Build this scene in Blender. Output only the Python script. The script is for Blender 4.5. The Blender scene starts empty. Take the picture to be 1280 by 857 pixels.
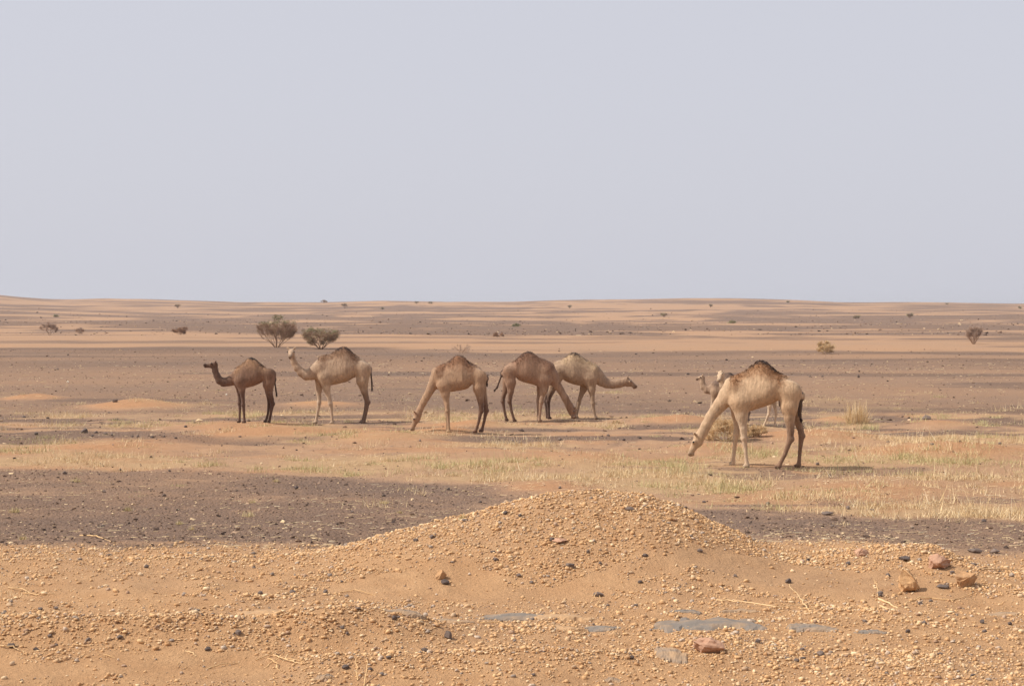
import bpy, bmesh, math
import numpy as np
from mathutils import Vector, Matrix

scene = bpy.context.scene
C = scene.collection
R = math.radians
rng = np.random.default_rng(11)

# ------------------------------------------------------------------ camera
F = 2133.3            # focal length in pixels of a 1280 px wide picture (60 mm)
CH = 3.0              # camera height over the plain
YH = 385.0            # picture row of the level line
cam_d = bpy.data.cameras.new('camera')
cam_d.lens = 60; cam_d.sensor_width = 36
cam_d.clip_start = 0.1; cam_d.clip_end = 9000
cam = bpy.data.objects.new('camera', cam_d); C.objects.link(cam)
PITCH = math.atan((428.5 - YH) / F)
cam.location = (0, 0, CH)
cam.rotation_euler = (R(90) - PITCH, 0, 0)
scene.camera = cam

# ------------------------------------------------------------------ sky, sun, exposure
SUN_EL, SUN_AZ = 47.0, -97.0          # azimuth from +Y, negative is left
w = bpy.data.worlds.new('World'); scene.world = w; w.use_nodes = True
nt = w.node_tree; nt.nodes.clear()
sky = nt.nodes.new('ShaderNodeTexSky'); sky.sky_type = 'NISHITA'; sky.sun_disc = False
sky.sun_elevation = R(SUN_EL); sky.sun_rotation = R(SUN_AZ)
sky.air_density = 1.0; sky.dust_density = 6.0; sky.ozone_density = 1.5; sky.altitude = 300
mixn = nt.nodes.new('ShaderNodeMix'); mixn.data_type = 'RGBA'
mixn.inputs[0].default_value = 0.86
mixn.inputs[7].default_value = (6.95, 7.0, 7.75, 1)      # even pale dust veil
bg = nt.nodes.new('ShaderNodeBackground'); bg.inputs[1].default_value = 0.10
out = nt.nodes.new('ShaderNodeOutputWorld')
nt.links.new(sky.outputs[0], mixn.inputs[6]); nt.links.new(mixn.outputs[2], bg.inputs[0])
nt.links.new(bg.outputs[0], out.inputs[0])
sd = bpy.data.lights.new('sun', 'SUN'); sd.energy = 5.0; sd.angle = R(0.6); sd.color = (1.0, 0.955, 0.89)
so = bpy.data.objects.new('sun', sd); C.objects.link(so)
sv = Vector((math.sin(R(SUN_AZ)) * math.cos(R(SUN_EL)), math.cos(R(SUN_AZ)) * math.cos(R(SUN_EL)), math.sin(R(SUN_EL))))
so.rotation_euler = sv.to_track_quat('Z', 'Y').to_euler(); so.location = (-60, 40, 80)
scene.view_settings.view_transform = 'Standard'; scene.view_settings.look = 'None'
scene.view_settings.exposure = 0.0; scene.view_settings.gamma = 1.0
scene.view_settings.use_curve_mapping = False
scene.render.resolution_x = 1024; scene.render.resolution_y = 685
scene.render.engine = 'CYCLES'

# ------------------------------------------------------------------ helpers
def lin(r, g, b):
    f = lambda c: (c / 255 / 12.92) if c / 255 <= 0.04045 else ((c / 255 + 0.055) / 1.055) ** 2.4
    return (f(r), f(g), f(b), 1.0)

_perm = np.random.default_rng(5).random((256, 256))
def vnoise(x, y):
    xi = np.floor(x).astype(np.int64); yi = np.floor(y).astype(np.int64)
    fx = x - xi; fy = y - yi
    fx = fx * fx * (3 - 2 * fx); fy = fy * fy * (3 - 2 * fy)
    a = _perm[xi & 255, yi & 255]; b = _perm[(xi + 1) & 255, yi & 255]
    c = _perm[xi & 255, (yi + 1) & 255]; d = _perm[(xi + 1) & 255, (yi + 1) & 255]
    return (a * (1 - fx) + b * fx) * (1 - fy) + (c * (1 - fx) + d * fx) * fy
def fbm(x, y, o=4, s=0.0):
    t = 0; a = 0.5; n = 0
    for i in range(o):
        t = t + a * vnoise(x * 2 ** i + 17.3 * i + s, y * 2 ** i + 9.1 * i + s * 1.7); n += a; a *= 0.5
    return t / n
def sstep(a, b, x):
    t = np.clip((x - a) / (b - a), 0, 1); return t * t * (3 - 2 * t)

def mk_mesh(name, V, Fc, mats=(), smooth=False, midx=None, attrs=None):
    V = np.asarray(V, np.float32); Fc = np.asarray(Fc, np.int32)
    me = bpy.data.meshes.new(name); k = Fc.shape[1]; n = len(Fc)
    me.vertices.add(len(V)); me.vertices.foreach_set('co', V.ravel())
    me.loops.add(n * k); me.loops.foreach_set('vertex_index', Fc.ravel())
    me.polygons.add(n)
    me.polygons.foreach_set('loop_start', np.arange(0, n * k, k, dtype=np.int32))
    me.polygons.foreach_set('use_smooth', np.full(n, smooth, bool))
    if midx is not None: me.polygons.foreach_set('material_index', np.asarray(midx, np.int32))
    for m in mats: me.materials.append(m)
    me.update(calc_edges=True)
    for an, (tp, data) in (attrs or {}).items():
        at = me.attributes.new(an, tp, 'POINT')
        at.data.foreach_set('color' if 'COLOR' in tp else 'value', np.asarray(data, np.float32).ravel())
    me.validate(verbose=False) if False else None
    return me

def ob(name, me, parent=None, loc=None, rot=None, scale=None):
    o = bpy.data.objects.new(name, me); C.objects.link(o)
    if parent: o.parent = parent
    if loc is not None: o.location = loc
    if rot is not None: o.rotation_euler = rot
    if scale is not None: o.scale = scale
    return o
def tag(o, label=None, cat=None, group=None, kind=None):
    if label: o['label'] = label
    if cat: o['category'] = cat
    if group: o['group'] = group
    if kind: o['kind'] = kind
    return o

# --- material helpers
def new_mat(name, rough=0.9, spec=0.15):
    m = bpy.data.materials.new(name); m.use_nodes = True
    n = m.node_tree; b = n.nodes['Principled BSDF']
    b.inputs['Roughness'].default_value = rough
    b.inputs['Specular IOR Level'].default_value = spec
    return m, n, b
def island_mat(name, stops, rough=0.9, noise_scale=30.0, bump=0.3, namt=0.25, coord='Object'):
    """colour differs from piece to piece (random per island) plus grain"""
    m, n, b = new_mat(name, rough)
    g = n.nodes.new('ShaderNodeNewGeometry'); r = n.nodes.new('ShaderNodeValToRGB')
    cr = r.color_ramp
    while len(cr.elements) < len(stops): cr.elements.new(0.5)
    for e, (p, c) in zip(cr.elements, stops): e.position = p; e.color = c
    n.links.new(g.outputs['Random Per Island'], r.inputs[0])
    tc = n.nodes.new('ShaderNodeTexCoord'); no = n.nodes.new('ShaderNodeTexNoise')
    no.inputs['Scale'].default_value = noise_scale; no.inputs['Detail'].default_value = 4
    n.links.new(tc.outputs[coord], no.inputs['Vector'])
    mr = n.nodes.new('ShaderNodeMapRange'); mr.inputs[1].default_value = 0.3; mr.inputs[2].default_value = 0.7
    mr.inputs[3].default_value = 1 - namt; mr.inputs[4].default_value = 1 + namt
    n.links.new(no.outputs[0], mr.inputs[0])
    mx = n.nodes.new('ShaderNodeMix'); mx.data_type = 'RGBA'; mx.blend_type = 'MULTIPLY'; mx.inputs[0].default_value = 1
    n.links.new(r.outputs[0], mx.inputs[6]); n.links.new(mr.outputs[0], mx.inputs[7])
    n.links.new(mx.outputs[2], b.inputs['Base Color'])
    if bump:
        bp = n.nodes.new('ShaderNodeBump'); bp.inputs['Strength'].default_value = bump; bp.inputs['Distance'].default_value = 0.02
        n.links.new(no.outputs[0], bp.inputs['Height']); n.links.new(bp.outputs[0], b.inputs['Normal'])
    return m
def obj_mat(name, c1, c2, rough=0.9, scale=18.0, bump=0.5):
    """two-tone grain, shifted a little from object to object"""
    m, n, b = new_mat(name, rough)
    tc = n.nodes.new('ShaderNodeTexCoord'); no = n.nodes.new('ShaderNodeTexNoise')
    no.inputs['Scale'].default_value = scale; no.inputs['Detail'].default_value = 6; no.inputs['Roughness'].default_value = 0.65
    n.links.new(tc.outputs['Object'], no.inputs['Vector'])
    oi = n.nodes.new('ShaderNodeObjectInfo')
    ad = n.nodes.new('ShaderNodeMath'); ad.operation = 'MULTIPLY_ADD'; ad.inputs[1].default_value = 0.5; 
    n.links.new(oi.outputs['Random'], ad.inputs[0]); n.links.new(no.outputs[0], ad.inputs[2])
    mr = n.nodes.new('ShaderNodeMapRange'); mr.inputs[1].default_value = 0.35; mr.inputs[2].default_value = 1.05
    n.links.new(ad.outputs[0], mr.inputs[0])
    mx = n.nodes.new('ShaderNodeMix'); mx.data_type = 'RGBA'; mx.inputs[6].default_value = c1; mx.inputs[7].default_value = c2
    n.links.new(mr.outputs[0], mx.inputs[0]); n.links.new(mx.outputs[2], b.inputs['Base Color'])
    bp = n.nodes.new('ShaderNodeBump'); bp.inputs['Strength'].default_value = bump; bp.inputs['Distance'].default_value = 0.03
    n.links.new(no.outputs[0], bp.inputs['Height']); n.links.new(bp.outputs[0], b.inputs['Normal'])
    return m

# ------------------------------------------------------------------ terrain
def flat(px, py, h=CH):
    """picture point -> point on the level plain (only used to read the layout off the photograph)"""
    d = h * F / (py - YH); return ((px - 640) * d / F, d)

RIDGE_Y = 17.7
_sil = np.array([(-900, 700), (-300, 694), (0, 690), (120, 693), (250, 689), (330, 692), (420, 685), (480, 668), (560, 650), (620, 632),
                 (680, 618), (740, 613), (800, 617), (850, 632), (900, 655), (950, 679), (1000, 685), (1100, 686), (1160, 690),
                 (1215, 706), (1280, 716), (1500, 726), (2200, 735)], float)
_rx = (_sil[:, 0] - 640) * RIDGE_Y / F
_rz = CH - (_sil[:, 1] - YH) * RIDGE_Y / F
_sky = np.array([(-1500, 374), (-600, 368), (-150, 367), (0, 369), (40, 373), (75, 375), (130, 373), (180, 374), (240, 376), (300, 378), (400, 378),
                 (480, 376), (560, 377.5), (640, 377.5), (700, 375.5), (780, 374.5), (870, 373), (920, 373.5), (985, 375), (1050, 378),
                 (1150, 377.5), (1280, 379.5), (1500, 377), (2200, 375), (3500, 377)], float)
SKY_D = 950.0
_sx = (_sky[:, 0] - 640) / F          # tangent of bearing
_sz = CH + (YH - _sky[:, 1]) * SKY_D / F

MOUNDS = [  # px, py, width m, height m : low drifts of loose orange sand
    (40, 499, 1.5, .20), (170, 508, 2.0, .24), (330, 541, 2.6, .14), (590, 533, 1.3, .14), (560, 541, 1.2, .12), (400, 506, 1.8, .12),
    (850, 527, 1.6, .18), (1020, 547, 2.2, .16), (1190, 566, 2.4, .22), (900, 562, 1.6, .12), (720, 575, 2.4, .10), (480, 548, 2.2, .12),
    (1050, 527, 1.2, .12), (1180, 530, 1.6, .08), (690, 612, 1.6, .10), (300, 535, 2.6, .12), (1100, 615, 2.2, .10), (140, 560, 2.6, .10)]
_mw = [(*flat(a, b), c, d) for a, b, c, d in MOUNDS]

def mound_field(x, y):
    z = np.zeros_like(x)
    for mx, my, mw, mh in _mw:
        q = ((x - mx) / (mw * .72)) ** 2 + ((y - my) / (mw * .85)) ** 2
        z = np.maximum(z, mh * np.exp(-q * 1.6))
    return z

def H(x, y):
    x = np.asarray(x, float); y = np.asarray(y, float)
    z = 0.05 * (fbm(x / 5, y / 5, 3) - .5) * sstep(18, 24, y) + .025 * (fbm(x / .8, y / .8, 3, 3.) - .5)
    z = z + mound_field(x, y)
    hz = sstep(27, 31, y) * (1 - sstep(48, 60, y))
    z = z + hz * (.09 * (fbm(x / 1.5, y / 1.3, 3, 23.) - .5) + .06 * (fbm(x / .45, y / .5, 2, 27.) - .5))
    # far undulation and the ridge on the skyline
    yy = np.maximum(y, 1.0)
    far = sstep(150, 320, y)
    z = z + far * 2.2 * (fbm(x / 130 + 3, y / 95, 4, 7.) - .5) * (1 - .55 * sstep(600, 900, y))
    z = z + sstep(170, 900, y) * 2.0
    rise = np.interp(x / yy, _sx, _sz)
    up = sstep(480, SKY_D, y); dn = sstep(SKY_D, 2400, y)
    z = z * (1 - up) + (rise + .9 * (fbm(x / 40, y / 60, 4, 2.) - .5)) * up - dn * 9 * sstep(900, 1000, y)
    z = z + 2.6 * np.exp(-((x / yy + .36) / .10) ** 2 - ((y - 520) / 120) ** 2)
    # the raised pebbly bank in front
    rz = np.interp(x, _rx, _rz)
    wob = .30 * (fbm(x / 1.6, y * 0 + 4, 3, 9.) - .5)
    md = sstep(-2.6, -1.4, x) * (1 - sstep(2.2, 3.2, x))
    back = 1 - sstep(RIDGE_Y - .1 - 1.2 * (1 - md), RIDGE_Y + 2.6 + 4.4 * (1 - md), y + wob)
    base = .43 + .10 * (fbm(x / 1.5, y / 1.0, 3, 5.) - .5)
    fl = 2.6 + .5 * (fbm(x / 1.2, y * 0, 2, 1.) - .5)
    t = np.clip((RIDGE_Y - y) / fl, 0, 1)
    front = base + np.maximum(rz - base, -.15) * (1 - t * t * (3 - 2 * t))
    # low gravel ridge at the left front and small swells
    front = front + .23 * np.exp(-((y - 13.35 - .08 * x) / .38) ** 2) * (1 - sstep(-1.0, -.25, x)) * (.7 + .6 * fbm(x / .7, y / .7, 2))
    front = front + .10 * np.exp(-((y - 12.25 - .05 * x) / .28) ** 2) * sstep(-1.9, -1.2, x) * (1 - sstep(.6, 1.3, x))
    front = front + .10 * np.exp(-((x - 1.55) / .5) ** 2 - ((y - 12.7) / .45) ** 2)
    front = front + .14 * np.exp(-((x - 4.15) / .55) ** 2 - ((y - 17.2) / .7) ** 2)
    front = front + .9 * (1 - sstep(-2, 9.5, y))
    front = front + .055 * (fbm(x / .35, y / .35, 3, 21.) - .5)
    z = np.where(y < RIDGE_Y + 8, front * back + z * (1 - back), z)
    return z

def ray_ground(px, py):
    """where the sight line through a photograph point meets the ground"""
    a = (px - 640) / F; b = -(py - 428.5) / F
    dy = math.cos(PITCH) + b * math.sin(PITCH); dz = b * math.cos(PITCH) - math.sin(PITCH)
    a, b = a / dy, dz / dy
    t = np.concatenate([np.arange(8, 60, .04), np.geomspace(60, 2400, 3000)])
    g = CH + b * t - H(a * t, t)
    i = np.argmax(g < 0) if (g < 0).any() else len(t) - 1
    t0, t1 = t[max(i - 1, 0)], t[i]
    for _ in range(25):
        tm = (t0 + t1) / 2
        if CH + b * tm - float(H(a * tm, tm)) < 0: t1 = tm
        else: t0 = tm
    return Vector((a * t1, t1, float(H(a * t1, t1))))

# grid lines: close together near the viewer, wide apart far off
def grow(s, e, d, r, dmax):
    o = [s]
    while o[-1] < e: o.append(o[-1] + d); d = min(d * r, dmax)
    return o
ys = grow(-25, 9.9, 1.0, .93, 2) if False else list(np.linspace(-25, 9, 20))
ys += list(np.arange(10, 21, .09)) + grow(21, 60, .12, 1.012, .5)[0:] + grow(60.3, 1100, .6, 1.022, 5.5)[0:] + grow(1106, 3600, 12, 1.08, 150)
ys = np.unique(np.round(ys, 3))
xp = list(np.arange(0, 6.4, .09)); xp += grow(6.45, 2600, .12, 1.045, 95)
xs = np.array(sorted(set([-v for v in xp] + xp)))
gx, gy = np.meshgrid(xs, ys)
gz = H(gx, gy)
nx, ny = len(xs), len(ys)

# cover of the ground: dark gravel / loose orange sand / straw litter
_band_top = [flat(a, b) for a, b in [(-600, 583), (0, 588), (200, 592), (430, 597), (560, 603), (680, 606), (800, 620), (870, 636), (1000, 644), (1280, 653), (1900, 668)]]
_bx = np.array([p[0] for p in _band_top]); _by = np.array([p[1] for p in _band_top])
def far_pattern(x, y):
    n = fbm(x / 34 + 5, y / 25, 5, 4.)
    m = fbm(x / 11, y / 14, 4, 8.)
    return .40 * n + .30 * m + .30 * fbm(x / 26, y / 60, 5, 15.)
def cover(x, y):
    x = np.asarray(x, float); y = np.asarray(y, float)
    n1 = fbm(x / 1.3, y / 1.1, 4, 30.); n2 = fbm(x / 5.5, y / 3.2, 4, 40.); n3 = fbm(x / .45, y / .4, 3, 50.)
    top = np.interp(x, _bx, _by)
    g = np.zeros_like(x)
    md = sstep(-2.6, -1.4, x) * (1 - sstep(2.2, 3.2, x))
    b0 = RIDGE_Y + .1 + .8 * md
    band = sstep(b0 - .3 * (1 - md), b0 + 1.3 + 1.1 * (1 - md), y + 2.6 * (n1 - .5) + 1.6 * (n3 - .5)) * (1 - sstep(top - .5, top + .4, y + 2.4 * (n2 - .5) + .8 * (n1 - .5)))
    g = np.maximum(g, band * (.80 + .35 * (n3 - .5) + .5 * (n2 - .5) - .45 * sstep(.56, .78, .6 * fbm(x / 1.9, y / .9, 4, 33.) + .4 * n3)))
    # sandy strip with grass, streaked with dark rubble
    mid = sstep(-.4, .6, y - top) * (1 - sstep(46, 53, y + 5 * (n2 - .5)))
    streak = sstep(.48, .57, fbm(x / 5., y / 1.3, 5, 61.)) * np.maximum(sstep(34, 37, y), .75 * sstep(.0, .5, y - top) * sstep(-.3, .5, x) * (fbm(x / 3, y / .8, 4, 66.) > .53))
    g = np.maximum(g, mid * streak * .9)
    g = np.maximum(g, mid * (.12 + .5 * sstep(.46, .7, .5 * n1 + .5 * n3)) * sstep(29, 38, y))
    # stony plain
    nb3 = fbm(x / 22, y / 16, 4, 44.)
    plain_end = 124 - 7 * np.clip(x / 40, -1, 1) + 8 * (n2 - .5) + 26 * (nb3 - .5)
    plain = sstep(45, 51, y + 6 * (n2 - .5)) * (1 - sstep(plain_end - 3, plain_end + 3, y))
    pn = fbm(x / 26, y / 13, 4, 70.)
    g = np.maximum(g, plain * np.clip(.64 + .5 * (pn - .5) + .35 * sstep(.57, .66, fbm(x / 30, y / 7, 4, 77.)) + .3 * sstep(80, 122, y) * (pn - .4), .25, .95))
    # far stripes
    fstart = 188 - 25 * np.clip(x / 60, -1, 1) + 22 * (n2 - .5) + 60 * (nb3 - .5)
    fz = sstep(fstart - 5, fstart + 5, y)
    thr = .485 - .10 * np.exp(-((y - 270) / 80) ** 2) * (1 - sstep(.0, .15, x / y)) - .015 * sstep(.0, .2, x / y) + .03 * sstep(500, 900, y)
    g = np.maximum(g, fz * (.22 + .66 * sstep(thr - .045, thr + .045, far_pattern(x, y) + .10 * (fbm(x / 6, y / 12, 3, 19.) - .5))))
    bandz = sstep(plain_end - 3, plain_end + 3, y) * (1 - fz)
    g = np.maximum(g, bandz * (.26 + .45 * sstep(.54, .64, fbm(x / 14, y / 9, 5, 48.))))
    ora = np.clip(mound_field(x, y) / .09, 0, 1) + mid * sstep(.56, .68, fbm(x / 1.8, y / 1.2, 4, 90.)) * .75
    g = g * (1 - np.clip(mound_field(x, y) / .08, 0, 1))
    ora = np.clip(ora * (.55 + .8 * (n3 - .2)), 0, 1)
    straw = mid * (.10 + .80 * sstep(.38, .58, fbm(x / 2.6, y / 1.5, 4, 120.))) * (1 - .75 * ora)
    straw = straw + .45 * plain * sstep(.55, .75, fbm(x / 3.5, y / 2.2, 4, 130.)) * (1 - sstep(55, 75, y))
    straw = straw * np.where(mid > .3, 1 - .85 * np.clip(g * 1.2, 0, 1), 1)
    fore = 1 - sstep(RIDGE_Y + .2, RIDGE_Y + 2.4, y + 1.2 * (n1 - .5))
    return g, ora, np.clip(straw, 0, 1), fore

g_, o_, s_, f_ = cover(gx, gy)
V = np.stack([gx, gy, gz], -1).reshape(-1, 3)
ii = np.arange(nx * ny).reshape(ny, nx)
Q = np.stack([ii[:-1, :-1], ii[:-1, 1:], ii[1:, 1:], ii[1:, :-1]], -1).reshape(-1, 4)

def ground_material():
    m, n, b = new_mat('desert_ground', 0.95, 0.08)
    L = n.links.new; N = n.nodes.new
    tc = N('ShaderNodeTexCoord')
    def noise(scale, det=5, rough=.6, vec=None):
        t = N('ShaderNodeTexNoise'); t.inputs['Scale'].default_value = scale; t.inputs['Detail'].default_value = det
        t.inputs['Roughness'].default_value = rough; L(vec or tc.outputs['Object'], t.inputs['Vector']); return t.outputs[0]
    def mr(v, a, b_, c, d):
        t = N('ShaderNodeMapRange'); t.inputs[1].default_value = a; t.inputs[2].default_value = b_
        t.inputs[3].default_value = c; t.inputs[4].default_value = d; L(v, t.inputs[0]); return t.outputs[0]
    def math_(op, a, b_):
        t = N('ShaderNodeMath'); t.operation = op
        for i, v in enumerate((a, b_)):
            if isinstance(v, (int, float)): t.inputs[i].default_value = v
            else: L(v, t.inputs[i])
        return t.outputs[0]
    def mix(f, a, b_, mode='MIX'):
        t = N('ShaderNodeMix'); t.data_type = 'RGBA'; t.blend_type = mode
        if isinstance(f, (int, float)): t.inputs[0].default_value = f
        else: L(f, t.inputs[0])
        for i, v in ((6, a), (7, b_)):
            if isinstance(v, tuple): t.inputs[i].default_value = v
            else: L(v, t.inputs[i])
        return t.outputs[2]
    def attr(nm):
        t = N('ShaderNodeAttribute'); t.attribute_name = nm; return t.outputs['Fac']
    gr, orr, st, fo = attr('gravel'), attr('loose_sand'), attr('straw'), attr('bank')
    nbig = noise(.35, 6); nmid = noise(3.0, 6); nfine = noise(26, 6, .7); nvf = noise(90, 4, .7); nfar = noise(.06, 9, .72)
    # sand
    sand = mix(mr(nmid, .3, .7, 0, 1), lin(164, 127, 97), lin(176, 140, 108))
    sand = mix(mr(nfar, .35, .65, 0, .5), sand, lin(174, 143, 115))
    sand = mix(orr, sand, mix(mr(nfine, .3, .7, 0, 1), lin(170, 124, 88), lin(184, 141, 105)))
    bank = mix(mr(nmid, .3, .7, 0, 1), lin(180, 138, 99), lin(195, 154, 113))
    bank = mix(mr(nbig, .45, .7, 0, .6), bank, lin(170, 136, 105))
    sand = mix(fo, sand, bank)
    # gravel cover, broken up at several sizes
    brk = math_('ADD', math_('MULTIPLY', math_('SUBTRACT', nfine, .5), .9), math_('MULTIPLY', math_('SUBTRACT', nmid, .5), .8))
    brk = math_('ADD', brk, math_('MULTIPLY', math_('SUBTRACT', nfar, .5), .6))
    gm = mr(math_('ADD', gr, math_('MULTIPLY', brk, mr(gr, 0, .12, 0, 1))), .12, .88, 0, 1)
    gcol = mix(mr(nmid, .3, .7, 0, 1), lin(115, 93, 78), lin(137, 111, 92))
    gcol = mix(mr(nfar, .4, .6, 0, .6), gcol, lin(124, 104, 91))
    vo = N('ShaderNodeTexVoronoi'); vo.inputs['Scale'].default_value = 22; L(tc.outputs['Object'], vo.inputs['Vector'])
    gcol = mix(mr(vo.outputs['Distance'], .0, .45, .30, 0), gcol, lin(94, 76, 66))
    col = mix(gm, sand, gcol)
    col = mix(math_('MULTIPLY', mr(math_('ADD', st, math_('MULTIPLY', math_('SUBTRACT', nfine, .5), 1.2)), .15, 1.0, 0, 1), mr(st, 0, .1, 0, .62)), col, lin(186, 155, 114))
    col = mix(1.0, col, mr(nvf, .25, .75, .82, 1.16), 'MULTIPLY')
    L(col, b.inputs['Base Color'])
    h = math_('ADD', math_('MULTIPLY', nfine, .05), math_('MULTIPLY', nvf, .022))
    h = math_('ADD', h, math_('MULTIPLY', nmid, .12))
    h = math_('ADD', h, math_('MULTIPLY', math_('MULTIPLY', vo.outputs['Distance'], gm), -.06))
    bp = N('ShaderNodeBump'); bp.inputs['Strength'].default_value = .75; bp.inputs['Distance'].default_value = 1.0
    L(h, bp.inputs['Height']); L(bp.outputs[0], b.inputs['Normal'])
    return m

gm_ = ground_material()
me = mk_mesh('ground', V, Q, [gm_], True, attrs={'gravel': ('FLOAT', g_), 'loose_sand': ('FLOAT', o_), 'straw': ('FLOAT', s_), 'bank': ('FLOAT', f_)})
tag(ob('ground', me), kind='structure')

# ------------------------------------------------------------------ stones
def hull_rock(seed, n=16, flat_=1.0, jag=.35):
    r = np.random.default_rng(seed); bm = bmesh.new()
    for _ in range(n):
        v = r.normal(size=3); v /= np.linalg.norm(v); v *= 1 - jag * r.random()
        bm.verts.new((v[0], v[1], v[2] * flat_))
    res = bmesh.ops.convex_hull(bm, input=bm.verts)
    for v in [v for v in bm.verts if not v.link_faces]: bm.verts.remove(v)
    bmesh.ops.triangulate(bm, faces=bm.faces)
    bm.verts.index_update()
    Vv = np.array([v.co for v in bm.verts]); Ff = np.array([[v.index for v in f.verts] for f in bm.faces])
    bm.free(); return Vv, Ff
def ico_pebble(seed):
    r = np.random.default_rng(seed); bm = bmesh.new(); bmesh.ops.create_icosphere(bm, subdivisions=1, radius=1); bm.verts.index_update()
    Vv = np.array([v.co for v in bm.verts]); Ff = np.array([[v.index for v in f.verts] for f in bm.faces]); bm.free()
    return Vv * (1 + r.uniform(-.34, .18, (len(Vv), 1))) * np.array([1, r.uniform(.7, 1), r.uniform(.6, .9)]), Ff
RND = [ico_pebble(i) for i in range(14)]
def oct_grit(seed):
    r = np.random.default_rng(seed + 50)
    Vv = np.array([[1, 0, 0], [-1, 0, 0], [0, 1, 0], [0, -1, 0], [0, 0, 1], [0, 0, -1]], float) * r.uniform(.7, 1.15, (6, 1)) + r.normal(0, .12, (6, 3))
    return Vv * 1.15, np.array([[0, 2, 4], [2, 1, 4], [1, 3, 4], [3, 0, 4], [2, 0, 5], [1, 2, 5], [3, 1, 5], [0, 3, 5]])
GRIT = [oct_grit(i) for i in range(10)]
PEB = [hull_rock(i, 9, .8, .25) for i in range(12)]
def rand_rot(n, r):
    q = r.normal(size=(n, 4)); q /= np.linalg.norm(q, axis=1)[:, None]
    a, b, c, d = q.T
    return np.stack([1 - 2 * (c * c + d * d), 2 * (b * c - a * d), 2 * (b * d + a * c),
                     2 * (b * c + a * d), 1 - 2 * (b * b + d * d), 2 * (c * d - a * b),
                     2 * (b * d - a * c), 2 * (c * d + a * b), 1 - 2 * (b * b + c * c)], -1).reshape(n, 3, 3)
def scatter(variants, P, size, squash, r, name, mat, sink=.35, smooth=False):
    """one mesh out of many small stones"""
    Vs, Fs, off = [], [], 0
    pick = r.integers(0, len(variants), len(P))
    for k, (v, f) in enumerate(variants):
        s = pick == k; m = int(s.sum())
        if not m: continue
        Rm = rand_rot(m, r)
        vv = np.einsum('nij,vj->nvi', Rm, v)
        sx = (r.uniform(.75, 1.3, (m, 1)) * size[s][:, None])
        vv = vv * np.stack([sx, size[s][:, None] * r.uniform(.75, 1.2, (m, 1)), size[s][:, None] * squash * r.uniform(.7, 1.2, (m, 1))], -1)
        pp = P[s].copy(); pp[:, 2] += size[s] * squash * (1 - 2 * sink) * .6
        vv = vv + pp[:, None, :]
        Vs.append(vv.reshape(-1, 3)); Fs.append((f[None] + (np.arange(m) * len(v))[:, None, None] + off).reshape(-1, 3)); off += m * len(v)
    return mk_mesh(name, np.concatenate(Vs), np.concatenate(Fs), [mat], smooth)

M_peb = island_mat('tan_pebble', [(0, lin(190, 149, 106)), (.3, lin(210, 172, 126)), (.55, lin(178, 136, 95)), (.78, lin(222, 194, 154)), (.9, lin(158, 126, 101)), (.95, lin(200, 178, 154)), (1, lin(110, 97, 90))], noise_scale=60, bump=.2)
M_grav = island_mat('dark_gravel', [(0, lin(70, 58, 52)), (.3, lin(110, 89, 74)), (.68, lin(142, 116, 97)), (.86, lin(170, 141, 115)), (1, lin(218, 190, 150))], noise_scale=40, bump=.2)
M_dark = obj_mat('dark_desert_stone', lin(86, 76, 72), lin(136, 118, 106))
M_slate = obj_mat('grey_slate', lin(124, 114, 104), lin(178, 143, 106), scale=6, bump=.3)
for _q in M_slate.node_tree.nodes:
    if _q.type == 'MAP_RANGE': _q.inputs[1].default_value = .50; _q.inputs[2].default_value = .95
M_tanr = obj_mat('tan_sandstone', lin(196, 156, 112), lin(166, 126, 90), scale=5, bump=.2)
M_pink = obj_mat('pink_sandstone', lin(200, 160, 130), lin(168, 130, 106), scale=5, bump=.2)
M_white = obj_mat('pale_stone', lin(226, 214, 196), lin(196, 180, 160))

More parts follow.
